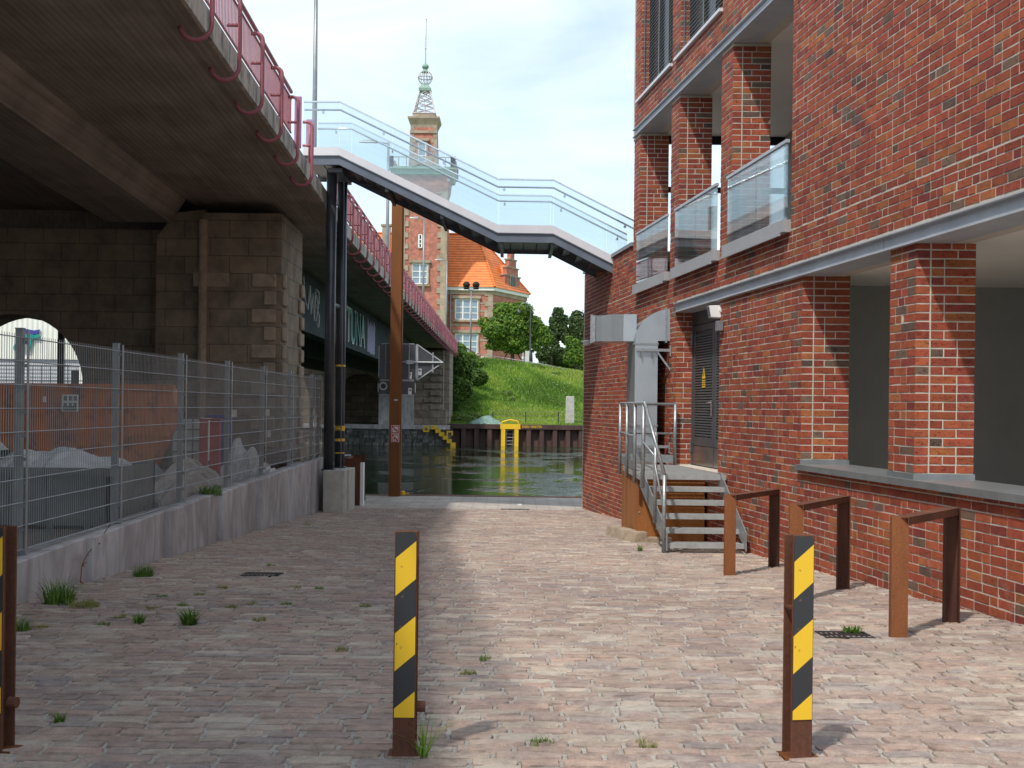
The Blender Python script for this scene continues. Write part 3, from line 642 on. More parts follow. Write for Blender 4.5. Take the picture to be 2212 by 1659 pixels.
fr = MB(); fb(fr, Y_df-.05, Y_df+.01, LAND, ZB0, DO+.02, DO-.03); fb(fr, Y_dn-.01, Y_df, 1.35, ZB0+.02, DO+.01, DO-.03); fr.build('door_frame', 'door', dobj)
h = MB(); p = fo(ymid+.07, DO+.02); h.tube([(p[0], p[1], .09), (p[0]-.05, p[1], .09), (p[0]-.05, p[1]+.13, .085)], .012, 8); h.box(p[0]-.012, p[0]+.01, p[1]-.02, p[1]+.02, -.12, .13)
h.build('handle', 'chrome', dobj)
for z in (1.12, -.63):
    h = MB(); p = fo(Y_df-.055, DO+.03); h.tube([(p[0], p[1], z-.09), (p[0], p[1], z+.09)], .014, 8); h.build('hinge', 'chrome', dobj)
# warning sign on door leaf
sg = MB(); ys = ymid+.55; p0, p1, pc = fo(ys+.10, DO+.006), fo(ys-.10, DO+.006), fo(ys, DO+.006)
zt = .47
sg.add([(*p0, zt), (*p1, zt), (*pc, zt+.19)], [(0, 1, 2)]); q0, q1 = fo(ys+.09, DO+.006), fo(ys-.09, DO+.006)
sg.add([(*q0, zt-.14), (*q1, zt-.14), (*q1, zt-.02), (*q0, zt-.02)], [(0, 1, 2, 3)])
so_ = sg.build('warning_sign', 'yellow', dobj)
sg = MB(); a_, b_ = fo(ys, DO+.009), fo(ys-.02, DO+.009); c_ = fo(ys+.02, DO+.009)
sg.add([(*a_, zt+.13), (*b_, zt+.08), (*c_, zt+.03)], [(0, 1, 2)])
for z in (zt-.05, zt-.08, zt-.11):
    l0, l1 = fo(ys+.08, DO+.009), fo(ys-.08, DO+.009); sg.add([(*l0, z), (*l1, z), (*l1, z+.008), (*l0, z+.008)], [(0, 1, 2, 3)])
sg.build('sign_marks', 'blackp', so_)

# floodlight, box, security camera
fl = thing('floodlight', 'white wall floodlight above the grey louvred door', 'lamp', (*fo(Y_dn-.1, 0), 1.2))
p = P(1553, 675, Y_dn+.05); x, y, z = p
q = MB(); q.hexa([(x-.13, y-.1, z-.075), (x+.10, y-.1, z-.085), (x+.10, y+.12, z-.085), (x-.13, y+.12, z-.075), (x-.16, y-.1, z+.09), (x+.10, y-.1, z+.10), (x+.10, y+.12, z+.10), (x-.16, y+.12, z+.09)])
bevel(q.build('housing', 'white', fl), .008)
q = MB(); q.hexa([(x-.136, y-.085, z-.06), (x-.133, y-.085, z-.06), (x-.133, y+.1, z-.06), (x-.136, y+.1, z-.06), (x-.166, y-.085, z+.08), (x-.155, y-.085, z+.08), (x-.155, y+.1, z+.08), (x-.166, y+.1, z+.08)]); q.build('lens', 'pane', fl)
q = MB(); q.tube([(x+.02, y-.13, z+.03), (x+.02, y-.09, z+.03)], .035, 12); q.box(x+.02, x+.22, y-.12, y-.10, z+.02, z+.045); q.build('bracket', 'white', fl)
q = MB(); q.box(XF(Y_dn-.15)-.10, XF(Y_dn-.15)-.005, Y_dn-.22, Y_dn-.08, z-.28, z-.14)
tag(bevel(q.build('junction_box', 'zinc'), .006), 'small dark grey junction box right under the white floodlight', 'box')
sc_ = thing('security_camera', 'small white dome camera near the far corner of the brick wall', 'camera', (XF(27), 27, 1.3))
p = P(1268, 741, 27.2); p.x = XF(27.2)-.09; q = MB(); q.tube([(p.x-.06, p.y-.03, p.z), (XF(p.y)-.0, p.y, p.z+.01)], [.06, .07], 12); q.sphere((p.x-.06, p.y-.03, p.z), .058, 8); q.build('housing', 'white', sc_, True)
q = MB(); q.sphere((p.x-.09, p.y-.05, p.z-.005), .035, 7); q.build('lens', 'blackp', sc_, True)

# ------------------------------------------------------------------ ventilation duct
du = thing('ventilation_duct', 'galvanised rectangular ventilation duct climbing the brick wall behind the stair landing', 'duct', (2.25, 21.0, -1.9))
Y0, Y1 = 20.15, 21.5; X0, X1 = 2.05, 2.43
zE = P(1371, 742, Y0).z; zT = P(1430, 668, Y0).z
q = MB(); q.box(X0, X1, Y0, Y1, -1.5, zE); q.build('riser', 'duct', du)
q = MB(); Ro = zT-zE; cx, cz = X0+Ro, zE; pl = [(X0, zE)]
pl += [(cx-Ro*math.cos(a*math.pi/20), cz+Ro*math.sin(a*math.pi/20)) for a in range(1, 11)]
pl += [(2.70, zT), (2.70, zE+.05), (X1, zE+.05), (X1, zE)]
q.prism(pl, 'y', Y0, Y1); q.build('elbow', 'duct', du)
for z in (zE, -.3+0*zE, zE-1.9):
    q = MB(); q.box(X0-.012, X1+.012, Y0-.012, Y1+.012, z-.015, z+.015); q.build('flange', 'galv', du)
q = MB(); q.box(2.55, 2.58, Y0-.015, Y1, zE+.02, zT+.03); q.build('flange', 'galv', du)
# side branch bending away with flared mouth
q = MB(); zb0, zb1 = P(1300, 742, 21.3).z, P(1300, 686, 21.3).z
path = [(X0+.1, 21.35, .55), (1.95, 21.30, .55), (1.75, 21.38, .52), (1.62, 21.55, .5), (1.53, 21.8, .5)]
def rect_loft(mb, pts):
    vs = []
    for (x, y, nx, ny, w_, za, zb) in pts:
        vs += [(x-nx*w_, y-ny*w_, za), (x+nx*w_, y+ny*w_, za), (x+nx*w_, y+ny*w_, zb), (x-nx*w_, y-ny*w_, zb)]
    fs = [(3, 2, 1, 0)]
    for i in range(len(pts)-1):
        for k in range(4): fs.append((i*4+k, i*4+(k+1) % 4, i*4+4+(k+1) % 4, i*4+4+k))
    n = len(pts)*4; fs.append((n-4, n-3, n-2, n-1)); mb.add(vs, fs)
rect_loft(q, [(X0+.05, 20.85, 0, 1, .40, zb0, zb1), (1.90, 20.86, 0.05, 1, .39, zb0, zb1), (1.76, 20.92, .2, .97, .38, zb0, zb1), (1.64, 21.02, .35, .93, .36, zb0+.01, zb1-.01), (1.56, 21.12, .4, .9, .35, zb0+.01, zb1-.01)])
q.build('branch', 'duct', du)
q = MB(); rect_loft(q, [(1.57, 21.11, .4, .9, .37, zb0+.01, zb1-.01), (1.50, 21.15, .35, .93, .40, zb0-.02, zb1+.01), (1.48, 21.16, .35, .93, .41, zb0-.03, zb1+.015)]); q.build('mouth', 'galv', du)
for zz in (P(1421, 757, Y0).z, P(1421, 965, Y0).z):
    q = MB(); q.box(X0+.02, 2.66, Y0-.06, Y0-.02, zz-.02, zz+.025); q.bar((X1-.02, Y0-.04, zz-.02), (2.64, Y0-.04, zz-.33), .03, .03); q.box(2.62, 2.65, Y0-.09, Y0+.02, zz-.1, zz+.08)
    for x in (X0+.1, X0+.28): q.tube([(x, Y0-.05, zz-.14), (x, Y0-.05, zz-.01)], .012, 6)
    q.build('bracket', 'galv', du)

# ------------------------------------------------------------------ staircase
st = thing('metal_staircase', 'galvanised steel staircase with open grating steps up to the louvred door', 'staircase', (2.4, 16.5, gz(16.5)))
XL = 1.83; yb_, yf_ = 20.1, 16.9
q = MB(); y = yf_+.02
while y < Y_df: q.box(XL, XF(y)-.02, y-.0035, y+.0035, LAND-.03, LAND); y += .032
for k in range(16): x = XL+.05+k*.066; ye = min(Y_df, (FA-.05-x)/FB); q.box(x-.003, x+.003, yf_, ye, LAND-.008, LAND-.001)
q.box(XL, XL+.02, yf_, Y_df, LAND-.10, LAND-.035); q.box(XL, XF(yf_)-.02, yf_-.02, yf_, LAND-.075, LAND)
q.build('landing', 'grating', st)
nos = [16.9, 16.68, 16.46, 16.24, 16.02, 15.80]; RZ = .17
def sxl(y): return XL+.02+(16.9-y)*.17
def sxr(y): return XF(y)-.11
for i in range(1, 6):
    y = nos[i]; z = LAND-RZ*i; q = MB()
    for kk in range(8): yy_ = y+.03+kk*.03; q.box(sxl(yy_), sxr(yy_), yy_-.0035, yy_+.0035, z-.03, z)
    for kk in range(18): xx_ = sxl(y)+.03+kk*.06; q.box(xx_-.003, xx_+.003, y, y+.24, z-.008, z-.001)
    q.hexa([(sxl(y), y-.004, z-.06), (sxr(y), y-.004, z-.06), (sxr(y), y+.02, z-.06), (sxl(y), y+.02, z-.06), (sxl(y), y-.004, z+.004), (sxr(y), y-.004, z+.004), (sxr(y), y+.02, z+.004), (sxl(y), y+.02, z+.004)])
    q.build('step', 'grating', st)
for fx in (sxl, sxr):
    q = MB(); w_ = .012; gb = gz(15.7)
    ptsl = [(17.0, LAND-.19), (15.72, gb+.03), (15.72, gb+.28), (16.85, LAND+.02), (17.0, LAND+.02)]
    vs = [(fx(a)+(-w_ if fx is sxl else w_), a, b) for a, b in ptsl]+[(fx(a), a, b) for a, b in ptsl]; n = 5
    q.add(vs, [tuple(range(n)), tuple(range(2*n-1, n-1, -1))]+[(i, (i+1) % n, (i+1) % n+n, i+n) for i in range(n)]); q.build('stringer', 'galv', st)
RT = .06
def post(x, y, z0, z1, r=.024):
    q = MB(); q.tube([(x, y, z0), (x, y, z1)], r, 10); o = q.build('post', 'galv', st, True); return o
py = [19.98, 18.8, 17.6, 16.45]; X_ = XL-.03
for y in py: post(X_, y, LAND-.17, RT, .026)
post(sxl(16.2)-.03, 16.2, LAND-.62, -.33+RT*0, .026); post(sxl(15.78)-.03, 15.78, gz(15.78), -.88, .026)
xr = 2.66
post(xr, 19.6, LAND, RT, .026)
q = MB(); q.tube([(X_, 16.45, RT), (X_, 19.98, RT), (xr, 19.6, RT)], .024, 10)
q.tube([(X_, 16.30, RT), (sxl(15.78)-.03, 15.78, -.88)], .024, 10); q.tube([(X_, 16.30, RT), (X_, 16.5, RT)], .024, 10); q.build('handrail', 'galv', st, True)
q = MB(); q.tube([(X_, 17.6, -.42), (X_, 19.98, -.42), (xr, 19.6, -.42)], .016, 8); q.tube([(X_, 16.45, -.48), (X_, 16.40, -.48), (sxl(16.2)-.03, 16.22, -.66), (sxl(16.2)-.03, 16.18, -.80), (sxl(15.78)-.03, 15.78, -1.35)], .016, 8); q.build('mid_rail', 'galv', st, True)
q = MB(); q.box(XL-.005, XL+.003, 17.6, 19.95, LAND, LAND+.13); q.bar((XL, 19.95, LAND+.1), (xr, 19.6, LAND+.1), .008, .13); q.build('toe_board', 'galv', st)
q = MB(); q.hexa([(1.87, 17.8, gz(17.8)-.1), (XF(17.8)-.06, 17.8, gz(17.8)-.1), (XF(20.3)-.06, 20.3, gz(20)-.1), (1.87, 20.3, gz(20)-.1), (1.87, 17.8, LAND-.06), (XF(17.8)-.06, 17.8, LAND-.06), (XF(20.3)-.06, 20.3, LAND-.06), (1.87, 20.3, LAND-.06)])
q.build('corten_box', 'corten2', st)
q = MB()
for (x, z) in ((1.9, -1.15), (1.9, -1.55), (1.9, -1.85), (2.75, -1.85)): q.sphere((x, 17.795, z), .012, 5)
q.build('rivets', 'galv', st)
def kerb(pts, i):
    pass
ks = thing('kerb_stones', 'weathered sandstone kerb blocks around the foot of the rusty stair box', 'kerb', (1.7, 18, gz(18)))
for (a, b) in (((1.50, 19.1), (1.58, 18.65)), ((1.585, 18.63), (1.68, 18.1)), ((1.685, 18.08), (1.80, 17.58))):
    q = MB(); d = Vector((b[0]-a[0], b[1]-a[1], 0)); dn = d.normalized(); nn = Vector((dn.y, -dn.x, 0))
    if nn.x > 0: nn = -nn
    A = Vector((a[0], a[1], gz(a[1])-.05)); B = Vector((b[0], b[1], gz(b[1])-.05)); h_ = Vector((0, 0, .2))
    q.hexa([A+nn*.02, B+nn*.02, B-nn*.22, A-nn*.22, A+h_-nn*.04, B+h_-nn*.04, B+h_-nn*.22, A+h_-nn*.22]); bevel(q.build('stone', 'quoin', ks), .02)
q = MB(); q.box(1.85, 2.12+.25, 17.62, 17.79, gz(17.7)-.05, gz(17.7)+.07); bevel(q.build('stone', 'quoin', ks), .015)

# ------------------------------------------------------------------ bicycle stands
def channel(mb, x, y, z0, z1, w_, fl_, dx, dy, t=.008):
    """upright C profile, web towards -d, flanges along +d"""
    d = Vector((dx, dy, 0)).normalized(); n = Vector((-d.y, d.x, 0)); o = Vector((x, y, 0))
    def bx(a0, a1, b0, b1):
        ps = [o+n*a0+d*b0, o+n*a1+d*b0, o+n*a1+d*b1, o+n*a0+d*b1]
        mb.hexa([(p.x, p.y, z0) for p in ps]+[(p.x, p.y, z1) for p in ps])
    bx(-w_/2, w_/2, 0, t); bx(-w_/2, -w_/2+t, t, fl_); bx(w_/2-t, w_/2, t, fl_)
stands = [((2.36, 12.92), (3.05, 13.95), 'rusty steel bicycle stand nearest the staircase'), ((2.52, 10.60), (3.235, 11.72), 'rusty steel bicycle stand in the middle, partly behind the striped post'), ((2.78, 8.58), (3.46, 9.46), 'rusty steel bicycle stand nearest the camera, with a brighter orange front leg')]
for i, (a, b, lb) in enumerate(stands):
    s = thing('bicycle_stand', lb, 'bike stand', (a[0], a[1], gz(a[1])), 'bicycle stands along the brick wall')
    d = Vector((b[0]-a[0], b[1]-a[1])).normalized(); zt = gz(a[1])+.865
    q = MB(); channel(q, a[0], a[1], gz(a[1])-.05, zt, .12, .055, 0.0, 1.0); o = q.build('leg', 'corten3', s)
    q = MB(); channel(q, b[0], b[1], gz(b[1])-.05, zt-.002, .12, .055, -0.0, -1.0); q.build('leg', 'corten_dk', s)
    q = MB(); A = Vector((a[0], a[1], zt)); B = Vector((b[0], b[1], zt)); up = Vector((0, 0, 1))
    q.bar(A+Vector((.0, .0, -.006)), B+Vector((0, 0, -.006)), .12, .008); n_ = Vector((-(B-A).y, (B-A).x, 0)).normalized()*.056
    q.bar(A+n_-up*.03, B+n_-up*.03, .008, .055); q.bar(A-n_-up*.03, B-n_-up*.03, .008, .055); q.build('top_bar', 'corten_dk', s)

# ------------------------------------------------------------------ striped bollards
def make_bollard():
    root = thing('bollard', 'x', 'bollard', (0, 0, 0), 'striped steel posts closing the lane')
    # upright I profile: stripe plate on the flange facing the camera (-Y)
    H_ = .95
    q = MB(); q.box(-.048, .048, -.05, -.042, -.06, H_); q.box(-.004, .004, -.042, .042, -.06, H_-.012); q.box(-.048, .048, .042, .05, -.06, H_-.006)
    o = bevel(q.build('post', 'corten_dk', root), .0025, 1)
    q = MB(); z0 = .165
    prof = [(-.043, z0), (.043, z0), (.043, H_-.02), (.036, H_-.004), (-.036, H_-.004), (-.043, H_-.02)]
    q.prism(prof, 'y', -.0535, -.0505); pl = q.build('stripe_plate', 'black2', root)
    q = MB(); hs = .160; sh = .073
    for k in range(3):
        zb = H_-.10-hs-k*2*hs-.0+.0
        zb = .677-k*.3175
        pts = [(-.043, zb), (.043, zb+sh), (.043, zb+sh+hs), (-.043, zb+hs)]
        pts = [(x, max(z, z0)) for x, z in pts]
        q.prism(pts, 'y', -.0545, -.0536)
    q.build('stripes', 'yellow2', pl)
    q = MB(); q.hexa([(-.048, -.04, .63), (-.008, -.04, .63), (-.008, .04, .63), (-.048, .04, .63), (-.048, -.04, .64), (-.008, -.04, .64), (-.008, .04, .64), (-.048, .04, .64)])
    q.add([(-.046, -.04, .63), (-.046, .04, .63), (-.012, .04, .55), (-.012, -.04, .55)], [(0, 1, 2, 3)]); q.build('gusset', 'corten_dk', root)
    q = MB(); q.tube([(.048, 0, .20), (.085, 0, .20)], .024, 12); q.build('peg', 'corten_dk', root)
    q = MB(); q.box(-.07, .08, -.045, .06, -.03, .002); q.build('foot_plate', 'corten', root)
    return root
b0 = make_bollard()
def gpt(u, v):
    x, y = camxy(u, v); Y = -GA*F/(-y-GB*F); return Vector((x*Y/F, Y, gz(Y)))
bl = [(872, 1634, .0, 'black and yellow striped post standing in the middle of the lane'), (1727, 1638, .16, 'black and yellow striped post in front of the bicycle stands'), (-15, 1624, -.16, 'striped rusty post cut off by the left picture edge')]
for i, (u, v, rz, lb) in enumerate(bl):
    o = b0 if i == 0 else copy_tree(b0)
    if i == 1:
        for ch in list(o.children): 
            if ch.name.startswith('peg'): bpy.data.objects.remove(ch)
    p = gpt(u, v); o.location = (p.x, p.y+.05, p.z); o.rotation_euler = (0, 0, rz); o['label'] = lb

# ------------------------------------------------------------------ retaining wall and mesh fence
cw = thing('concrete_wall', 'low streaked concrete retaining wall under the mesh fence', 'wall', (-4.0, 16, -1.9))
def wt(y): return -1.335+(y-9.7)*.0105
ylist = [-2, 3.5, 9.0, 11.6, 14.2, 16.8, 19.4, 22, 24.6, 26.25]
for a, b in zip(ylist[:-1], ylist[1:]):
    q = MB(); q.hexa([(-4.3, a+.004, gz(a)-.4), (-4.02, a+.004, gz(a)-.4), (-4.08, b-.004, gz(b)-.4), (-4.34, b-.004, gz(b)-.4), (-4.3, a+.004, wt(a)), (-4.02, a+.004, wt(a)), (-4.08, b-.004, wt(b)), (-4.34, b-.004, wt(b))])
    bevel(q.build('wall_panel', 'concrete_s', cw), .008, 1)
fe = thing('mesh_fence', 'grey double wire mesh fence on the concrete wall', 'fence', (-4.2, 16, -1.3))
FX = -4.16; FZ1 = .56
py = [5.3, 7.8, 10.3, 12.8, 15.3, 17.8, 20.3, 22.8, 25.3, 26.2]
for y in py:
    q = MB(); q.box(FX-.085, FX-.025, y-.03, y+.03, wt(y)-.35, FZ1+.05); q.box(FX-.09, FX-.02, y-.035, y+.035, FZ1+.05, FZ1+.058)
    q.box(FX+.012, FX+.02, y-.02, y+.02, wt(y)-.0, FZ1+.04)
    for k in range(10): q.box(FX-.025, FX+.014, y-.006, y+.006, FZ1-.08-.2*k, FZ1-.05-.2*k)
    q.build('post', 'fence', fe)
for a, b in zip(py[:-1], py[1:]):
    q = MB(); z = FZ1-.03
    while z > wt(a)+.02:
        for dx in (-.009, .009): q.tube([(FX+dx, a+.01, z), (FX+dx, b-.01, z)], .0042, 5, caps=False)
        z -= .2
    n = int(round((b-a)/.05))
    for k in range(1, n):
        y = a+(b-a)*k/n; q.tube([(FX, y, z+.18), (FX, y, FZ1)], .0027, 4, caps=False)
    q.build('mesh_panel', 'fence', fe, fixn=False)

# ------------------------------------------------------------------ road bridge
br = thing('road_bridge', 'old concrete road bridge with sandstone piers crossing the canal on the left', 'bridge', (-9, 30, -1.4))
def XE(y): return -3.80-.0072*y+(.075*(13-y) if y < 13 else 0)
_pts = [(406, 13), (444, 63), (527, 194), (587, 270), (657, 371), (698, 435), (747, 510), (849, 626), (873, 647), (947, 726), (991, 771)]
_fb = []
for _u, _v in _pts:
    _x, _y = camxy(_u, _v); _Y = -3.80/(_x/F+.0072); _fb.append((_Y, _y*_Y/F))
_nr = [p for p in _fb if p[0] < 30]; _n = len(_nr); _mx = sum(p[0] for p in _nr)/_n; _mz = sum(p[1] for p in _nr)/_n
_sl = sum((p[0]-_mx)*(p[1]-_mz) for p in _nr)/sum((p[0]-_mx)**2 for p in _nr)
_fb = [(y_, _mz+_sl*(y_-_mx)) for y_ in (-20, 8, 14, 20, 26, 29)]+[p for p in _fb if p[0] > 36]+[(140, _fb[-1][1]+.1)]
def ZE(y):
    for (a, p), (b, q_) in zip(_fb[:-1], _fb[1:]):
        if y <= b: return p+(q_-p)*(y-a)/(b-a)
    return _fb[-1][1]
YD0, YD1 = -16.0, 96.0
ys = [YD0, -4, 4, 8]+[round(p[0], 2) for p in _fb[2:-1]]; ys = [y for y in ys if y < YD1-3]+[YD1]
def strip(mb, ys, fl0, fl1, m=0):
    for a, b in zip(ys[:-1], ys[1:]): mb.quad(fl0(a), fl1(a), fl1(b), fl0(b), m)
HB = .33
# fascia
fa = MB()
for a, b in zip(ys[:-1], ys[1:]):
    fa.hexa([(XE(a)-.28, a, ZE(a)), (XE(a), a, ZE(a)), (XE(b), b, ZE(b)), (XE(b)-.28, b, ZE(b)), (XE(a)-.28, a, ZE(a)+HB), (XE(a), a, ZE(a)+HB), (XE(b), b, ZE(b)+HB), (XE(b)-.28, b, ZE(b)+HB)])
fa.build('fascia', 'fascia', br)
fu = MB()
for a, b in zip(ys[:-1], ys[1:]): fu.hexa([(XE(a)-.30, a, ZE(a)-.012), (XE(a)-.05, a, ZE(a)-.012), (XE(b)-.05, b, ZE(b)-.012), (XE(b)-.30, b, ZE(b)-.012), (XE(a)-.30, a, ZE(a)-.002), (XE(a)-.05, a, ZE(a)-.002), (XE(b)-.05, b, ZE(b)-.002), (XE(b)-.30, b, ZE(b)-.002)])
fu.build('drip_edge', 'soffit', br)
# slab and girders
G0, G1, G2 = -6.95, -7.3, -8.65
sb = MB()
for a, b in zip(ys[:-1], ys[1:]):
    def sec(y):
        z = ZE(y); return [(XE(y)-.28, z+.03), (G0, z+.10), (G0, z+.30), (XE(y)-.28, z+.30)]
    A, B = sec(a), sec(b); sb.hexa([(A[0][0], a, A[0][1]), (A[1][0], a, A[1][1]), (B[1][0], b, B[1][1]), (B[0][0], b, B[0][1]), (A[3][0], a, A[3][1]), (A[2][0], a, A[2][1]), (B[2][0], b, B[2][1]), (B[3][0], b, B[3][1])])
    z0, z1 = ZE(a)+.1, ZE(b)+.1
    LX = -15.9; sb.hexa([(LX, a, z0+.10), (G0, a, z0+.10), (G0, b, z1+.10), (LX, b, z1+.10), (LX, a, z0+.25), (G0, a, z0+.25), (G0, b, z1+.25), (LX, b, z1+.25)])
sb.hexa([(-48, YD0, 4.4), (-15.8, YD0, 4.4), (-15.8, 31, 4.4), (-48, 31, 4.4), (-48, YD0, 4.7), (-15.8, YD0, 4.7), (-15.8, 31, 4.7), (-48, 31, 4.7)])  # unseen slab added beyond the bridge width to keep light off the underside
sb.box(-48, -4.4, YD0, YD0+.5, -1.6, 4.4)  # unseen end wall, added to block light from behind under the deck
sb.build('deck_slab_and_light_blocks', 'soffit', br)
def girder_box(x0, x1, x2, ya, yb, dep, name):
    q = MB(); yy = [y for y in ys if ya < y < yb]; yy = [ya]+yy+[yb]
    for a, b in zip(yy[:-1], yy[1:]):
        za, zb = ZE(a)+.12, ZE(b)+.12
        q.hexa([(x2, a, za-dep), (x1, a, za-dep), (x1, b, zb-dep), (x2, b, zb-dep), (x2-.2, a, za+.08), (x0, a, za+.08), (x0, b, zb+.08), (x2-.2, b, zb+.08)])
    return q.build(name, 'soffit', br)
for k in range(3): girder_box(G0-k*4.6, G1-k*4.6, G2-k*4.6, YD0, 25.6, .48, 'box_girder')
# plate girder of the canal span
pgX = -6.2
q = MB(); q.hexa([(pgX-.5, 28.0, 2.18), (pgX, 28.0, 2.18), (pgX-.2, 85, 2.05), (pgX-.7, 85, 2.05), (pgX-.5, 28, 3.95), (pgX, 28, 3.95), (pgX-.2, 85, 3.98), (pgX-.7, 85, 3.98)])
q.bar((pgX+.05, 28, 2.16), (pgX-.15, 85, 2.03), .16, .05)
pg = q.build('plate_girder', 'girder', br)
for k in range(1, 3):
    q = MB(); x = pgX-3.2*k; q.box(x-.4, x, 28, 85, 2.2, 3.95); q.build('inner_girder', 'girder', br)
ga = MB()
def gface(y): return pgX+.004-(y-28)*.2/57
def scr(pts, r=.028):
    P3 = [(gface(y)+.01, y, z) for y, z in pts]; ga.tube(P3, r, 5)
scr([(35.6, 3.75), (35.9, 3.1), (36.4, 2.85), (36.8, 3.6)]); scr([(36.8, 3.6), (37.0, 2.75), (37.3, 3.4), (37.6, 2.6), (37.8, 3.5)])
scr([(37.9, 3.6), (38.5, 3.55), (38.5, 3.2), (38.0, 3.1), (38.6, 2.8), (38.5, 2.45), (38.0, 2.6), (38.4, 3.1), (38.0, 3.4)])
ga.build('graffiti_scrawl', 'chalk', pg)
rotf = (math.pi/2, 0, math.pi/2)
t1 = text('graffiti_word', 'TUNA', 1.75, 'spray_teal', pg, (gface(44)+.02, 45.3, 2.42), rotf, .004, 0, 1.0)
t1.location.x += 0
t2 = text('graffiti_outline', 'TUNA', 1.95, 'chalk', pg, (gface(44)+.008, 45.1, 2.36), rotf, .002, 0, 1.0)
for t_, w__ in ((t1, 5.3), (t2, 5.75)):
    m_ = max(v.co.x for v in t_.data.vertices)
    for v in t_.data.vertices: v.co.x *= w__/m_
q = MB(); rr = random.Random(5)
for k in range(9):
    y0 = 51.9+k*.33; q.add([(gface(y0)+.01, y0, 2.2+rr.uniform(0, .1)), (gface(y0)+.01, y0+.3, 2.2+rr.uniform(0, .1)), (gface(y0)+.01, y0+.38, 3.3+rr.uniform(0, .4)), (gface(y0)+.01, y0+.05, 3.4+rr.uniform(0, .4))], [(0, 1, 2, 3)])
q.build('graffiti_patch', 'spray_purple', pg)
# near pier (sandstone) with quoins
PX = -4.90; PY0, PY1 = 25.4, 27.9; PXL = -6.6
q = MB()
q.hexa([(PXL, PY0, -1.6), (PX, PY0, -1.6), (PX, PY1, -1.6), (PXL, PY1, -1.6), (PXL, PY0, 4.0), (PX, PY0, 4.0), (PX, PY1, 3.92), (PXL, PY1, 4.0)])
q.prism([(PXL-1.0, -1.6), (PXL+.02, -1.6), (PXL+.02, 4.1), (PXL-.6, 4.02), (PXL-1.0, 3.5)], 'y', PY0+.2, PY1)
nb = q.build('pier', 'sandstone', br)
q = MB(); z = 2.75; k = 0
while z > -1.4:
    wq = .62 if k % 2 == 0 else .36
    q.box(PX-wq, PX-.10, PY0-.05, PY0, z-.31, z-.02)
    z -= .375; k += 1
bevel(q.build('quoin_stones', 'quoin', nb), .02, 1)
for side in (0, 1):
    q = MB(); z = 2.75; k = 0
    while z > -1.4:
        if side == 0: q.box(PX, PX+.06, PY0+.05, PY0+(.55 if k % 2 else .38), z-.31, z-.02)
        else: q.box(PX, PX+.07, PY1-(.5 if k % 2 else .32), PY1-.0, z-.31, z-.02)
        z -= .375; k += 1
    bevel(q.build('quoin_stones', 'quoin', nb), .02, 1)
q = MB(); q.box(PX-1.85, PX-1.1, PY0-.05, PY0, 2.44, 2.73); q.build('quoin_stones', 'quoin', nb)
q = MB(); q.tube([(PXL+.05, PY0-.02, -1.5), (PXL+.05, PY0-.02, 3.85)], .09, 10); q.build('drain_pipe', 'quoin', nb)
# abutment wall with arch
AX, AR, AZ0 = -11.05, 1.555, .35; WY0, WY1 = 26.6, 27.8; WT_ = 3.5; AB = -1.7
def archwall(x0, x1, y0, y1, z0, z1, ax, r, az, mat, name, par):
    q = MB(); n = 24; arcp = [(ax+r*math.cos(math.pi*i/n), az+r*math.sin(math.pi*i/n)) for i in range(n+1)]  # right to left
    for y, flip in ((y0, 0), (y1, 1)):
        q.quad((ax+r, y, z0), (x1, y, z0), (x1, y, az), (ax+r, y, az)); q.quad((x0, y, z0), (ax-r, y, z0), (ax-r, y, az), (x0, y, az))
        q.quad((ax+r, y, az), (x1, y, az), (x1, y, z1), (ax+r, y, z1)); q.quad((x0, y, az), (ax-r, y, az), (ax-r, y, z1), (x0, y, z1))
        for i in range(n):
            a, b = arcp[i], arcp[i+1]; q.quad((a[0], y, a[1]), (a[0], y, z1), (b[0], y, z1), (b[0], y, b[1]))
    for i in range(n): a, b = arcp[i], arcp[i+1]; q.quad((a[0], y0, a[1]), (b[0], y0, b[1]), (b[0], y1, b[1]), (a[0], y1, a[1]))
    q.quad((ax+r, y0, z0), (ax+r, y0, az), (ax+r, y1, az), (ax+r, y1, z0)); q.quad((ax-r, y0, z0), (ax-r, y0, az), (ax-r, y1, az), (ax-r, y1, z0))
    q.quad((x0, y0, z1), (x1, y0, z1), (x1, y1, z1), (x0, y1, z1)); q.quad((x1, y0, z0), (x1, y1, z0), (x1, y1, z1), (x1, y0, z1))
    return q.build(name, mat, par)
archwall(-26, PXL+.0, WY0, WY1, AB, 3.80, AX, AR, AZ0, 'sandstone', 'abutment_wall', br)
q = MB(); q.box(-26, PXL-.5, WY0+.6, WY1, 3.80, 4.3); q.build('bearing_shelf', 'soffit', br)
# far pier
FPY = 86.0
q = MB(); xr_ = P(958, 800, FPY).x; xl_ = P(822, 800, FPY).x
q.box(xl_, xr_, FPY, FPY+6, -1.5, 3.9); q.box(xl_+.2, xr_+.25, FPY-.15, FPY+6, -1.5, P(900, 885, FPY).z); q.box(xr_-.6, xr_+.38, FPY+1, FPY+6, -1.6, 4.0)
fp = q.build('pier', 'farstone', br)
q = MB(); z = 3.0; k = 0
while z > -.5:
    wq = 1.25 if k % 2 else .8; q.box(xr_-wq-.15, xr_-.15, FPY-.12, FPY, z-.32, z-.03); z -= .5; k += 1
bevel(q.build('quoin_stones', 'farstone', fp), .03, 1)
lo_ = MB(); lo_.box(xl_-.05, P(895, 800, FPY).x, FPY-.5, FPY, -1.5, P(860, 832, FPY).z); lo_.build('pier_base', 'concrete_s', fp)
aw = P(735, 900, 86.5).x
archwall(-26, xl_, 86.4, 89, -1.6, 4.0, (P(735, 860, 86.4).x+P(822, 860, 86.4).x)/2, 1.75, .45, 'farstone', 'abutment_wall', br)
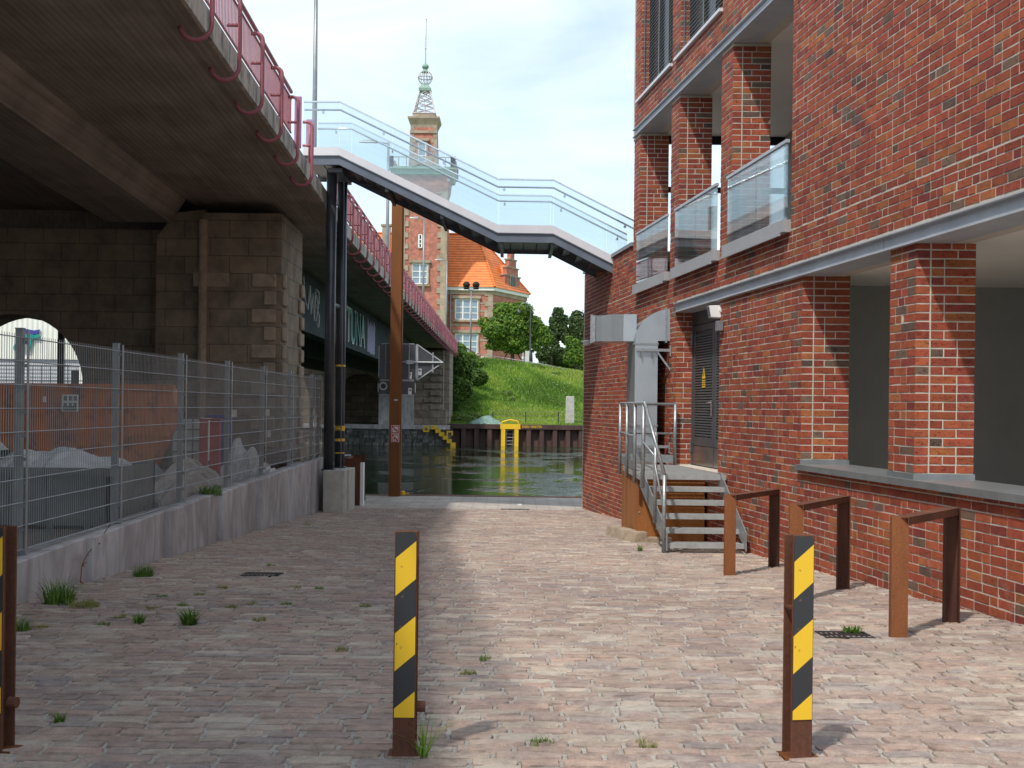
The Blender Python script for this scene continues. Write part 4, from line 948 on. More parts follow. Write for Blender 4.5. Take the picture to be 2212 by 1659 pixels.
q = MB(); q.box(-26, xl_, 88.9, 89.2, -1.6, 4); q.build('blind_wall', 'farstone', br)
# railing: rails, infill, posts and the row of hooks
ys2 = [y for y in ys]
rl = MB()
def RX(y): return XE(y)-.02
def RZt(y): return ZE(y)+HB
for gap in ((YD0, 21.3), (26.6, YD1)):
    yy = [gap[0]]+[y for y in ys if gap[0] < y < gap[1]]+[gap[1]]
    rl.tube([(RX(y), y, RZt(y)+.80) for y in yy], .035, 8); rl.tube([(RX(y), y, RZt(y)+.68) for y in yy], .02, 6); rl.tube([(RX(y), y, RZt(y)+.08) for y in yy], .02, 6)
rl.build('top_rail', 'magenta', br, True)
for (g0, g1) in ((2.0, 21.3), (26.6, YD1)):
  inf = MB(); y = g0
  while y < g1:
    if True:
        t = .028 if y < 45 else .045; inf.box(RX(y)-.005, RX(y)+.005, y-t/2, y+t/2, RZt(y)+.08, RZt(y)+.68)
    y += .085 if y < 45 else .16
  inf.build('railing_infill', 'magenta', br, fixn=False)
hk = MB(); r = .20
pts = [(-.03, 0, .62)]+arc((.05, 0, .52), .10, math.pi/2, 0, 5, (1, 0, 0), (0, 0, 1))+[(.15, 0, -.35)]+arc((.15-r, 0, -.37), r, 0, -math.pi*.95, 9, (1, 0, 0), (0, 0, 1))
hk.tube(pts, .030, 8); hk.tube([(-.03, 0, .18), (.15, 0, .18)], .025, 6)
h0 = hk.build('hook', 'magenta', None, True)
h0.parent = br; first = True; base = wloc(br); y = 2.4
pst = MB(); pst.tube([(0, 0, 0), (0, 0, .80)], .024, 6); po = pst.build('railing_post', 'magenta', None, True); po.parent = br; pf = True
while y < YD1-1:
    if not (22.7 < y < 26.3):
        o = h0 if first else h0.copy()
        if not first: COL.objects.link(o)
        first = False; o.location = Vector((XE(y)+.01, y, RZt(y)))-base
        c = po if pf else po.copy()
        if not pf: COL.objects.link(c)
        pf = False; c.location = Vector((RX(y), y+.75, RZt(y)))-base
    y += 1.55
# purple end panels
for (u0, v0, u1, v1, Y, lb) in ((636, 207, 650, 314, 21.6, 'tall purple steel panel at the end of the bridge railing'), (661, 257, 679, 318, 25.2, 'short purple steel panel beside the glass footbridge, marked with orange spray')):
    a, b = P(u0, v0, Y), P(u1, v1, Y); q = MB(); q.box(a.x, b.x, Y, Y+.06, b.z-.05, a.z); o = q.build('end_panel', 'purple'); bevel(o, .02, 2)
    tag(o, lb, 'panel')
sp_ = P(680, 262, 25.15)

# ------------------------------------------------------------------ footbridge
FBY0, FBY1 = 24.8, 26.7
fbp = [(655, 318), (733, 318), (1075, 485), (1195, 487), (1325, 553), (1372, 577)]
prof = [P(u, v, FBY0) for u, v in fbp]; prof = [(p.x, p.z) for p in prof]
fbr = thing('footbridge', 'glass sided steel footbridge with stairs linking the road bridge to the brick building', 'footbridge', (-3.7, 25.7, gz(25.7)))
def sweep(mb, y0, y1, top, bot, pr=None, m=0):
    pr = pr or prof
    for (x0, z0), (x1, z1) in zip(pr[:-1], pr[1:]):
        mb.hexa([(x0, y0, z0+bot), (x1, y0, z1+bot), (x1, y1, z1+bot), (x0, y1, z0+bot), (x0, y0, z0+top), (x1, y0, z1+top), (x1, y1, z1+top), (x0, y1, z0+top)], m)
for (a, b) in ((FBY0, FBY0+.03), (FBY1-.03, FBY1)):
    q = MB(); sweep(q, a, b, 0, -.17); q.build('edge_strip', 'strip', fbr)
for (a, b) in ((FBY0+.03, FBY0+.05), (FBY1-.05, FBY1-.03)):
    q = MB(); sweep(q, a, b, -.165, -.36)
    sweep(q, a-.03 if a < 25 else a, (b if a < 25 else b+.03), -.165, -.185); sweep(q, a-.04 if a < 25 else a, (b+.05 if a < 25 else b+.04), -.34, -.36)
    q.build('stringer', 'bluegrey', fbr)
q = MB(); sweep(q, FBY0+.05, FBY1-.05, -.19, -.23)
def zat(x):
    for (x0, z0), (x1, z1) in zip(prof[:-1], prof[1:]):
        if x <= x1: return z0+(z1-z0)*(x-x0)/(x1-x0)
    return prof[-1][1]
x = prof[0][0]+.1
while x < prof[-1][0]:
    z = zat(x); q.box(x, x+.26, FBY0+.06, FBY1-.06, z-.30, z-.26); x += .28
for xs in (.9, 2.6): pass
for t in (1080, 1190, 950, 830):
    xx = P(t, 500, FBY0).x; z = zat(xx); q.box(xx, xx+.07, FBY0+.05, FBY1-.05, z-.45, z-.24)
q.build('deck', 'black_steel', fbr)
off = .925
for (yy, s) in ((FBY0+.015, 1), (FBY1-.015, -1)):
    for (x0, z0), (x1, z1) in zip(prof[:-1], prof[1:]):
        n = max(1, round(abs(x1-x0)/1.2))
        for k in range(n):
            t0, t1_ = k/n, (k+1)/n; g = MB(); xa, xb = x0+(x1-x0)*t0+.006, x0+(x1-x0)*t1_-.006; za, zb = z0+(z1-z0)*t0, z0+(z1-z0)*t1_
            g.hexa([(xa, yy-.006, za), (xb, yy-.006, zb), (xb, yy+.006, zb), (xa, yy+.006, za), (xa, yy-.006, za+off), (xb, yy-.006, zb+off), (xb, yy+.006, zb+off), (xa, yy+.006, za+off)]); g.build('glass_panel', 'glass', fbr)
    q = MB(); sweep(q, yy-.022, yy+.022, off+.03, off); q.build('cap_rail', 'chrome', fbr)
    q = MB(); q.tube([(x, yy+s*.09, z+off-.13) for x, z in prof], .02, 8)
    q.build('handrail', 'chrome', fbr, True)
    x = prof[0][0]+.4
    while x < prof[-1][0]-.2:
        z = zat(x); q = MB(); q.tube([(x, yy+s*.008, z+off-.20), (x, yy+s*.03, z+off-.20)], .03, 10); q.tube([(x, yy+s*.03, z+off-.20), (x, yy+s*.09, z+off-.15)], .008, 6); q.build('rail_bracket', 'chrome', fbr); x += 1.25
pz = P(709, 1015, 25.3).z
for (u, Y) in ((709.5, 25.35), (733, 26.35)):
    px = P(u, 1000, Y).x; q = MB(); q.tube([(px, Y, pz-.02), (px, Y, prof[0][1]-.38)], .108, 20); q.tube([(px, Y, pz-.02), (px, Y, pz+.02)], .15, 16)
    c = q.build('column', 'black_steel', fbr, True)
    if Y > 26:
        for (v, hgt) in ((925, .11), (950, .06), (978, .025), (790, .04)):
            q = MB(); zz = P(733, v, Y).z; q.tube([(px, Y, zz-hgt/2), (px, Y, zz+hgt/2)], .1095, 20, caps=False); q.build('yellow_tape', 'yellow', c)
        for (v) in (922, 929):
            q = MB(); zz = P(733, v, Y).z
            for kk in range(6):
                an = -1.1-kk*.18; q.bar((px+.111*math.cos(an), Y+.111*math.sin(an), zz-.015), (px+.111*math.cos(an), Y+.111*math.sin(an), zz+.02), .012, .002)
            q.build('tape_lettering', 'blackp', c)
x1_ = P(720, 640, 25.8).x
q = MB(); q.tube([(P(712, 640, 25.5).x, 25.4, P(712, 655, 25.4).z), (P(733, 640, 26.3).x, 26.3, P(712, 655, 25.4).z)], .05, 10); q.box(-3.9, -3.6, 25.1, 26.6, prof[0][1]-.44, prof[0][1]-.36)
q.tube([(-3.62, 25.55, pz), (-3.62, 25.55, prof[0][1]-.4)], .012, 6); q.build('cross_brace', 'bluegrey', fbr)
a = P(698, 1015, 25.1); b = P(740, 1100, 25.1)
q = MB(); q.box(a.x, b.x+.02, 25.1, 25.62, gz(25)-.2, pz); q.box(a.x+.02, b.x+.05, 25.66, 26.65, gz(25)-.2, pz-.01)
bevel(q.build('pedestal', 'concrete', fbr), .012, 1)

# ------------------------------------------------------------------ corten pole with signs, planter box, litter
PY_ = 30.9; pb = P(852.5, 1072, PY_); ptz = 5.35
pole = thing('signal_pole', 'tall square rusty steel pole at the quay edge', 'pole', (pb.x, PY_, QZ))
q = MB(); q.box(pb.x-.15, pb.x+.12, PY_-.13, PY_+.13, QZ, ptz); q.box(pb.x+.12, pb.x+.15, PY_-.05, PY_+.13, QZ, ptz)
q.build('shaft', 'corten_pole', pole)
sgn = thing('navigation_sign', 'dark back of a waterway sign with an arrow pointing right on the rusty pole', 'sign', (pb.x, PY_+.25, 1.0))
SY = PY_+.22
def plate(u0, v0, u1, v1, nm):
    a, b = P(u0, v0, SY), P(u1, v1, SY); q = MB(); q.box(a.x, b.x, SY, SY+.03, b.z, a.z); o = q.build(nm, 'signback', sgn)
    q = MB()
    for (x0, x1, z0, z1) in ((a.x+.04, b.x-.04, a.z, a.z+.02), (a.x+.04, b.x-.04, b.z-.02, b.z), (a.x-.02, a.x, b.z+.05, a.z-.05), (b.x, b.x+.02, b.z+.05, a.z-.05)): q.box(x0, x1, SY-.012, SY+.042, z0, z1)
    q.build('frame', 'steelgrey', o); return a, b
A1_, B1_ = plate(820, 743, 897.5, 820, 'sign_plate'); A2_, B2_ = plate(818, 823, 896, 852, 'lower_plate')
t0, t1_, t2_ = P(901, 744, SY), P(901, 821, SY), P(957, 783, SY)
q = MB(); q.prism([(t0.x, t0.z), (t1_.x, t1_.z), (t2_.x, t2_.z)], 'y', SY, SY+.03); o = q.build('arrow_plate', 'signback', sgn)
q = MB()
for (a, b) in ((t0, t2_), (t1_, t2_), (t0, t1_)): q.bar((a.x, SY+.012, a.z), (b.x, SY+.012, b.z), .055, .028)
q.build('frame', 'steelgrey', o)
q = MB(); zc = (t0.z+t1_.z)/2
q.tube([(A1_.x+.25, SY-.04, zc), (t2_.x, SY-.04, zc)], .022, 8)
for u in (833, 884): xx = P(u, 780, SY).x; q.tube([(xx, SY-.03, B1_.z+.03), (xx, SY-.03, A1_.z-.02)], .02, 8)
xx = P(935, 780, SY).x; q.box(xx-.02, xx+.02, SY-.02, SY, zc-.26, zc+.26); q.box(P(886, 780, SY).x-.1, P(886, 780, SY).x+.1, SY-.075, SY-.01, zc-.05, zc+.05); q.build('support_bars', 'galv', sgn, False)
q = MB(); c = P(828, 834, SY); q.tube([(c.x, SY-.003, c.z), (c.x, SY, c.z)], .105, 20); o = q.build('round_sticker', 'offwhite', sgn); q = MB(); q.tube([(c.x, SY-.005, c.z), (c.x, SY-.003, c.z)], .07, 16); q.build('sticker_centre', 'blackp', o)
q = MB()
for (u, v) in ((885.5, 811), (907, 803), (885.5, 845)): c = P(u, v, SY); q.box(c.x-.045, c.x+.045, SY-.003, SY, c.z-.09, c.z+.08)
o = q.build('stickers', 'white', sgn); q = MB()
for (u, v) in ((885.5, 811), (907, 803), (885.5, 845)): c = P(u, v, SY); q.box(c.x-.03, c.x+.03, SY-.005, SY-.003, c.z+.0, c.z+.05)
q.build('sticker_print', 'zinc', o)
def nosign(u0, v0, u1, v1, lb, kind):
    yy = PY_-.135; a, b = P(u0, v0, yy), P(u1, v1, yy); cx, cz, w2 = (a.x+b.x)/2-.005, (a.z+b.z)/2, (b.x-a.x)/2
    s = thing('prohibition_sign', lb, 'sign', (cx, yy, b.z)); q = MB(); q.box(cx-w2, cx+w2, yy-.006, yy, cz-w2, cz+w2); bevel(q.build('plate', 'white', s), .003, 1)
    q = MB(); t = .022; e = w2-.012
    for (x0, x1, z0, z1) in ((-e, e, e-t, e), (-e, e, -e, -e+t), (-e, -e+t, -e+t, e-t), (e-t, e, -e+t, e-t)): q.box(cx+x0, cx+x1, yy-.009, yy-.006, cz+z0, cz+z1)
    q.bar((cx-e+t, yy-.0085, cz+e-t), (cx+e-t, yy-.0085, cz-e+t), .003, .024); q.build('red_border', 'redsign', s)
    q = MB()
    for k in range(5): q.bar((cx-.06+k*.024, yy-.0075, cz-.035+(.006 if k % 2 else -.006)), (cx-.036+k*.024, yy-.0075, cz-.035-(.006 if k % 2 else -.006)), .002, .01)
    if kind: q.tube([(cx-.03, yy-.008, cz+.015), (cx-.03, yy-.0062, cz+.015)], .016, 10); q.bar((cx-.02, yy-.0075, cz+.005), (cx+.05, yy-.0075, cz-.012), .002, .018)
    else: q.bar((cx-.05, yy-.0075, cz-.012), (cx+.05, yy-.0075, cz-.012), .002, .018); q.bar((cx, yy-.0075, cz-.01), (cx+.02, yy-.0075, cz+.045), .002, .014)
    q.build('pictogram', 'blackp', s)
nosign(845.5, 919, 863, 936.5, 'no swimming pictogram sign, the upper of two red framed signs on the rusty pole', 1)
nosign(845.5, 937.5, 862.5, 955, 'no boating pictogram sign, the lower of two red framed signs on the rusty pole', 0)
q = MB(); c = P(855, 864, PY_-.135); q.box(c.x-.045, c.x+.045, PY_-.134, PY_-.131, c.z-.02, c.z+.02); q.build('label', 'offwhite', pole)
# corten planter / box
yb0 = 27.9; a, b = P(744, 990, yb0), P(777, 1080, yb0)
pbx = thing('corten_box', 'dark rusty steel box with a white front panel behind the concrete pedestal', 'box', ((a.x+b.x)/2, yb0, QZ))
q = MB(); q.box(a.x, b.x, yb0, yb0+.02, QZ, a.z); q.box(a.x, a.x+.02, yb0+.02, yb0+1.5, QZ, a.z); q.box(a.x, P(790, 990, yb0+1.5).x, yb0+1.5, yb0+1.52, QZ, a.z+.02); q.build('steel_plates', 'corten_dk', pbx)
q = MB(); q.box(b.x+.005, b.x+.075, yb0, yb0+.25, QZ, a.z-.10); q.build('side_panel', 'white', pbx)
q = MB(); q.tube([(P(725, 990, 29).x, 29, P(725, 985, 29).z), (P(758, 990, 29).x, 29, P(758, 985, 29).z)], .035, 8); q.tube([(P(727, 990, 29).x, 29, P(725, 985, 29).z), (P(727, 990, 29).x, 29, QZ)], .03, 8)
tag(q.build('barrier_rail', 'galv', smooth=True), 'short galvanised pipe rail behind the rusty box', 'rail')
c = P(870, 1068, 31.1)
q = MB(); q.lathe(c.x, 31.15, [(.07, QZ), (.07, QZ+.05), (.045, QZ+.06), (.05, QZ+.1), (.02, QZ+.12)], 12)
q.bar((c.x-.15, 31.15, QZ+.05), (c.x+.15, 31.15, QZ+.05), .05, .04); tag(q.build('mooring_cleat', 'yellow'), 'small yellow mooring cleat at the foot of the rusty pole', 'cleat')
q = MB(); c = gpt(1110, 1098); q.box(c.x-.3, c.x+.35, QY0-.12, QY0-.04, gz(27.2)-.01, gz(27.2)+.006); tag(q.build('slot_drain', 'grate'), 'narrow dark slot drain between cobbles and quay paving', 'drain')
for (u, v, w_, m, lb) in ((1122, 1091.5, .05, 'white', 'white crumpled cigarette packet on the quay paving'), (1303, 1112, .04, 'pink', 'pink scrap of litter beside the far brick corner'), (1268, 1085, .02, 'white', 'tiny white paper scrap on the quay paving')):
    x, y = camxy(u, v); Y = -QZ*F/(-y); c = Vector((x*Y/F, Y, QZ)) if Y > QY0 else gpt(u, v)
    q = MB(); q.hexa([(c.x-w_, c.y-w_, c.z), (c.x+w_, c.y-w_*.8, c.z), (c.x+w_*1.1, c.y+w_, c.z), (c.x-w_, c.y+w_, c.z), (c.x-w_, c.y-w_, c.z+.03), (c.x+w_, c.y-w_*.8, c.z+.02), (c.x+w_*.8, c.y+w_, c.z+.03), (c.x-w_*.8, c.y+w_, c.z+.025)])
    tag(q.build('litter', m), lb, 'litter')
def grate(u, v, w_, d_, lb, nm='drain_grate'):
    c = gpt(u, v); q = MB(); n = 9
    def z(y): return gz(y)+.006
    for k in range(n+1):
        x = c.x-w_/2+w_*k/n; q.hexa([(x-.008, c.y-d_/2, z(c.y-d_/2)-.02), (x+.008, c.y-d_/2, z(c.y-d_/2)-.02), (x+.008, c.y+d_/2, z(c.y+d_/2)-.02), (x-.008, c.y+d_/2, z(c.y+d_/2)-.02), (x-.008, c.y-d_/2, z(c.y-d_/2)), (x+.008, c.y-d_/2, z(c.y-d_/2)), (x+.008, c.y+d_/2, z(c.y+d_/2)), (x-.008, c.y+d_/2, z(c.y+d_/2))])
    for s in (-1, 0, 1): y = c.y+s*d_/2; q.box(c.x-w_/2-.01, c.x+w_/2+.01, y-.012, y+.012, z(y)-.02, z(y)+.001)
    q.box(c.x-w_/2, c.x+w_/2, c.y-d_/2, c.y+d_/2, z(c.y+d_/2)-.03, z(c.y)-.012)
    tag(q.build(nm, 'grate'), lb, 'drain')
grate(566, 1241, .37, .30, 'dark cast iron drain grate in the shaded cobbles left of the middle post')
grate(1825, 1372, .34, .28, 'small dark drain cover in the sunny cobbles between two bicycle stands')

# ------------------------------------------------------------------ far quay: sheet piles, ladder, stone bank
def fP(u, v): return P(u, v, FY)
zc1 = fP(1115, 917).z; zc0 = fP(1115, 927).z
spw = thing('sheet_pile_wall', 'brown steel sheet pile quay wall across the canal', 'quay wall', (6, FY, WZ))
q = MB(); pitch = 28.3*FY/F; x0 = fP(972, 940).x; x = fP(1051.5, 940).x-3*pitch; x = fP(1053, 940).x-3*pitch
pts = []
while x < 60:
    w_ = pitch; pts += [(x, FY), (x+.17*w_*1.8, FY), (x+.17*w_*1.8+.14*w_, FY+.42), (x+w_-.14*w_, FY+.42)]; x += w_
pts = [(x0, FY)]+[p for p in pts if p[0] > x0]
for a, b in zip(pts[:-1], pts[1:]): q.quad((a[0], a[1], -3.8), (b[0], b[1], -3.8), (b[0], b[1], zc0+.02), (a[0], a[1], zc0+.02))
q.build('sheet_piles', 'pile', spw)
q = MB(); q.box(x0-.2, 60, FY-.06, FY+.55, zc0, zc1); q.box(x0-.2, 60, FY+.55, FY+.65, -3.6, zc1-.02); q.build('cap_beam', 'pile', spw)
a = fP(1120, 926); t = text('lettering', 'BADEN  VERBOTEN', .34, 'yellow', spw, (fP(1127.5, 924).x, FY-.07, fP(1127.5, 924).z+.0), (math.pi/2, 0, 0), .004, 0, 1.0)
wd = max(v.co.x for v in t.data.vertices)
for v in t.data.vertices: v.co.x *= (fP(1169.5, 920).x-fP(1127, 920).x)/wd; v.co.z *= 1
for v in t.data.vertices: v.co.y *= (.24/.34)
ld_ = thing('quay_ladder', 'bright yellow framed ladder in the sheet pile wall', 'ladder', (fP(1103, 950).x, FY, WZ))
q = MB()
for (u0, u1) in ((1082.5, 1091.5), (1111, 1120)): q.box(fP(u0, 940).x, fP(u1, 940).x, FY-.13, FY-.0, -3.3, zc0+.02)
q.box(fP(1080.5, 930).x, fP(1124, 930).x, FY-.14, FY+.3, zc0-.0, zc1+.03); q.build('frame', 'yellow', ld_)
q = MB(); uu = [(1082, 917), (1086, 912), (1100, 908), (1104, 908), (1118, 911), (1121, 917)]; q.tube([(fP(u, v).x, FY+.1, fP(u, v).z+.03) for u, v in uu], .05, 8); q.build('hand_rail', 'yellow', ld_, True)
q = MB()
for z in (-1.75, -2.0, -2.25, -2.5, -2.75, -3.0): q.tube([(fP(1094, 940).x, FY+.1, z), (fP(1108.5, 940).x, FY+.1, z)], .025, 6)
for u in (1094, 1108.5): q.box(fP(u, 940).x-.03, fP(u, 940).x+.03, FY+.05, FY+.12, -3.3, zc0)
q.build('rungs', 'zinc', ld_)
# stone embankment under the far bridge pier with yellow steps
bw = thing('stone_embankment', 'dark rubble stone canal wall below the bridge with a concrete cap', 'wall', (-10, FY-1, WZ))
q = MB(); rr = random.Random(12); xl2, xr2 = -30, x0
q.hexa([(xl2, FY-1.2, -3.6), (xr2, FY-1.2, -3.6), (xr2, FY+.3, -3.6), (xl2, FY+.3, -3.6), (xl2, FY-.7, -1.72), (xr2, FY-.7, -1.72), (xr2, FY+.3, -1.72), (xl2, FY+.3, -1.72)])
q.build('core', 'bank', bw)
q = MB(); z = -3.2
while z < -1.8:
    x = -16+rr.uniform(0, .3)
    while x < xr2-.15:
        w_ = rr.uniform(.28, .5); h_ = .27; yy = FY-1.2+(z+3.6)/(1.88)*.5-.03; g = rr.uniform(.05, .15)
        q.hexa([(x+.03, yy-.03, z+.02), (x+w_-.03, yy-.02, z+rr.uniform(0, .05)), (x+w_-.03, yy+.3, z), (x, yy+.3, z), (x+.04, yy+.02, z+h_-.04), (x+w_-.05, yy+.04, z+h_-.02), (x+w_, yy+.3, z+h_), (x, yy+.3, z+h_)], 0, (g, g, g*.95)); x += w_
    z += .27
q.build('rubble_stones', 'cobble', bw)
q = MB(); q.box(xl2, xr2, FY-.85, FY+.5, -1.72, -1.42); q.build('cap', 'concrete_s', bw)
ysn = thing('yellow_steps', 'yellow painted edge of the stone steps going down to the water', 'steps', (fP(960, 940).x, FY-1.3, WZ))
q = MB()
for k in range(6):
    u0, v0 = 932+k*8.2, 919+k*7.4; a = P(u0, v0, FY-1.4); b = P(u0+11, v0+8.5, FY-1.4); q.box(a.x, b.x, FY-1.45, FY-1.2, b.z, a.z)
q.build('step_edges', 'yellow', ysn)
for (u0, v0, u1, v1, lb) in ((914, 920, 927, 933, 'yellow square frame painted round a mooring niche left of the yellow steps'), (965, 931, 978, 941, 'faded yellow frame painted round a mooring niche right of the yellow steps')):
    a, b = P(u0, v0, FY-1.4), P(u1, v1, FY-1.4); q = MB(); t = .1
    q.box(a.x, b.x, FY-1.42, FY-1.2, a.z-t, a.z); q.box(a.x, a.x+t, FY-1.42, FY-1.2, b.z, a.z-t); q.box(b.x-t, b.x, FY-1.42, FY-1.2, b.z, a.z-t)
    if u0 < 950: q.box(a.x+t, b.x-t, FY-1.42, FY-1.2, b.z, b.z+t)
    tag(q.build('niche_frame', 'yellow'), lb, 'marking')

# ------------------------------------------------------------------ far bank terrain
def hz(x, y):
    t = min(1, max(0, (y-89.5)/22.0)); t = t*t*(3-2*t)*.35+t*.65
    cr_ = 4.2-.13*max(0, x+2) if x < 9 else 2.77
    r = zc1-.02+(cr_-zc1)*t
    if y < 89.5: r = zc1-.02
    if x < -3: r = r
    return r+.16*math.sin(x*.9+y*.5)*math.sin(y*.33+1)*min(1, max(0, (y-90)/5))
mb = MB(); xs = [-300, -120, -60, -40, -30, -26]+[-24+1.5*i for i in range(37)]+[40, 60, 120, 300]; yy = [86.55, 88, 89.5]+[91+1.1*i for i in range(20)]+[114, 120, 130, 150, 200, 400, 1500]
for j in range(len(yy)):
    for i in range(len(xs)): mb.v.append((xs[i], yy[j], hz(xs[i], yy[j])))
n = len(xs)
for j in range(len(yy)-1):
    for i in range(n-1): mb.f.append((j*n+i, j*n+i+1, (j+1)*n+i+1, (j+1)*n+i)); mb.m.append(0); mb.c.append((1, 1, 1))
tag(mb.build('hill', 'hill', smooth=True), kind='structure')
# grass on the slope
def blades(mb, n, rr, fx, h0, h1, w_, pal, bend=.4, k=3):
    for _ in range(n):
        x, y, z, sc = fx(rr); c = rr.choice(pal); kk = rr.uniform(.8, 1.25); c = (c[0]*kk, c[1]*kk, c[2]*kk)
        for q_ in range(k):
            a = rr.uniform(0, 6.28); h = rr.uniform(h0, h1)*sc; ln = rr.uniform(.1, bend)*h; dx, dy = math.cos(a), math.sin(a); px, py = -dy*w_*sc, dx*w_*sc
            ox, oy = rr.uniform(-.5, .5)*w_*4, rr.uniform(-.5, .5)*w_*4
            b0_ = (x+ox-px, y+oy-py, z); b1_ = (x+ox+px, y+oy+py, z); m0 = (x+ox+px*.8+dx*ln*.35, y+oy+py*.8+dy*ln*.35, z+h*.6); m1 = (x+ox-px*.8+dx*ln*.35, y+oy-py*.8+dy*ln*.35, z+h*.6); tp = (x+ox+dx*ln, y+oy+dy*ln, z+h)
            mb.add([b0_, b1_, m0, m1, tp], [(0, 1, 2, 3), (3, 2, 4)], 0, c)
gpal = [(.17, .28, .04), (.21, .32, .05), (.26, .35, .07), (.13, .22, .035), (.29, .35, .11), (.18, .29, .04)]
gr = MB(); rr = random.Random(21)
def fx(r):
    while True:
        x = r.uniform(-6, 10); y = r.uniform(88.2, 113)
        return x, y, hz(x, y)-.03, 1.0 if y > 92 else .6
def gcol(x, y):
    t = math.sin(x*.55+y*.21+1)+math.sin(x*.23-y*.4)+.5*math.sin(x*1.7+y*.9)
    return t
class PalPick(list): pass
for band in range(3):
    pal_ = ([(.30, .36, .09), (.27, .35, .06), (.25, .32, .06)], [(.19, .30, .045), (.22, .32, .05), (.16, .27, .04)], [(.11, .20, .03), (.13, .23, .035), (.09, .16, .03)])[band]
    def fxb(r, band=band):
        while True:
            x, y, z, sc = fx(r); t = gcol(x, y)+r.uniform(-.7, .7)-max(0, -x-1.0)*.6
            if (band == 0 and t > .7) or (band == 1 and -.6 < t <= .7) or (band == 2 and t <= -.6): return x, y, z, sc
    blades(gr, 15000, rr, fxb, .14, .42, .022, pal_, .8, 3)
tag(gr.build('grass', 'blade', fixn=False), 'long bright green meadow grass covering the canal bank', 'grass', kind='stuff')
gr = MB()
for _ in range(90):
    x = rr.uniform(-1, 9); y = rr.uniform(92, 110); z = hz(x, y)+.30; gr.sphere((x, y, z), .035, 3, sc=(1, 1, .5))
tag(gr.build('wild_flowers', 'rust_flower', fixn=False), 'tiny white wild flowers dotted over the grassy bank', 'flowers', kind='stuff')

# ------------------------------------------------------------------ foliage
def crown(mb, blobs, n, size, pal, rr, sub=5, base=.86):
    nb = []
    for (cx, cy, cz, rx, ry, rz) in blobs:
        nb.append((cx, cy, cz, rx*base, ry*base, rz*base))
        for _ in range(sub):
            a, e = rr.uniform(0, 6.28), rr.uniform(-.5, 1.2); f = rr.uniform(.22, .42); g = rr.uniform(.7, .95)
            nb.append((cx+rx*g*math.cos(a)*math.cos(e), cy+ry*g*math.sin(a)*math.cos(e), cz+rz*g*math.sin(e), rx*f, ry*f, rz*f))
    blobs = nb
    tot = sum((b[3]*b[4]*b[5])**.8 for b in blobs)
    for (cx, cy, cz, rx, ry, rz) in blobs:
        m = int(n*(rx*ry*rz)**.8/tot)
        for _ in range(m):
            while True:
                a, b, c = rr.uniform(-1, 1), rr.uniform(-1, 1), rr.uniform(-1, 1); d = math.sqrt(a*a+b*b+c*c)
                if .05 < d <= 1: break
            k = (d**.35)/d*(1+rr.gauss(0, .05)); a, b, c = a*k, b*k, c*k
            p = Vector((cx+a*rx, cy+b*ry, cz+c*rz)); col = rr.choice(pal); q_ = rr.uniform(.75, 1.3); col = tuple(v*q_ for v in col)
            nrm = Vector((a+rr.gauss(0, .5), b+rr.gauss(0, .5), c+rr.gauss(0, .5)+.3)).normalized(); t = nrm.orthogonal().normalized(); t.rotate(Matrix.Rotation(rr.uniform(0, 6.28), 3, nrm)); s = nrm.cross(t)
            sz = size*rr.uniform(.6, 1.35)
            mb.add([p-t*sz, p-s*sz*.55, p+t*sz, p+s*sz*.55], [(0, 1, 2, 3)], 0, col)
lp1 = [(.07, .15, .02), (.10, .19, .025), (.14, .23, .03), (.05, .11, .018), (.19, .26, .035)]
lp2 = [(.05, .085, .03), (.07, .11, .035), (.09, .13, .045), (.035, .06, .022)]
lp3 = [(.10, .17, .03), (.13, .20, .035), (.08, .13, .025), (.17, .22, .05)]
def tree(label, base, h, blobs, n, size, pal, seed, tr=.18, cat='tree', nm='tree', limbs=7):
    rr = random.Random(seed); t = thing(nm, label, cat, base); bx, by, bz = base
    q = MB(); cz = sum(b[2] for b in blobs)/len(blobs)
    q.tube([(bx, by, bz-.3), (bx+.05, by, bz+h*.4), (bx-.03, by, cz)], [tr, tr*.75, tr*.45], 8)
    for _ in range(limbs):
        b = rr.choice(blobs); z0 = bz+h*rr.uniform(.5, 1); e = Vector((b[0]+rr.uniform(-.5, .5)*b[3], b[1]+rr.uniform(-.5, .5)*b[4], b[2]+rr.uniform(-.3, .4)*b[5]))
        m_ = Vector((bx, by, z0)).lerp(e, .5)+Vector((0, 0, .2)); q.tube([(bx, by, z0), m_, e], [tr*.4, tr*.28, tr*.08], 6)
    q.build('trunk', 'bark', t, True)
    q = MB(); crown(q, blobs, n, size, pal, rr); q.build('crown', 'leaf', t, fixn=False); return t
TY = 118.0
def bP(u, v, Y=TY): return P(u, v, Y)
k = TY/F
def blob(u, v, ru, rv, Y=TY, ry=None): p = P(u, v, Y); return (p.x, Y+R.uniform(-.6, .6), p.z, ru*Y/F, (ry or ru)*Y/F*.8, rv*Y/F)
b = P(1106, 779, TY)
bl1 = [blob(1108, 712, 72, 46), blob(1108, 690, 48, 32), blob(1065, 712, 32, 24), blob(1152, 715, 34, 26), blob(1090, 672, 30, 18), blob(1122, 668, 28, 16), blob(1108, 735, 52, 26), blob(1074, 745, 28, 15), blob(1140, 748, 34, 16), blob(1165, 735, 20, 16), blob(1048, 700, 16, 14), blob(1110, 755, 30, 12), blob(1150, 695, 24, 16)]
tree('round dense green maple with a short trunk on top of the grassy bank', b, 1.6, bl1, 24000, .15, lp1, 31, .22)
q = MB(); q.tube([(b.x-1.0, TY-.5, b.z-.2), (b.x-.05, TY, b.z+1.4)], .06, 6); q.tube([(b.x+1.1, TY-.5, b.z-.2), (b.x+.05, TY, b.z+1.4)], .06, 6)
tag(q.build('tree_stakes', 'bark'), 'pair of slanting stakes propping the round maple', 'stakes')
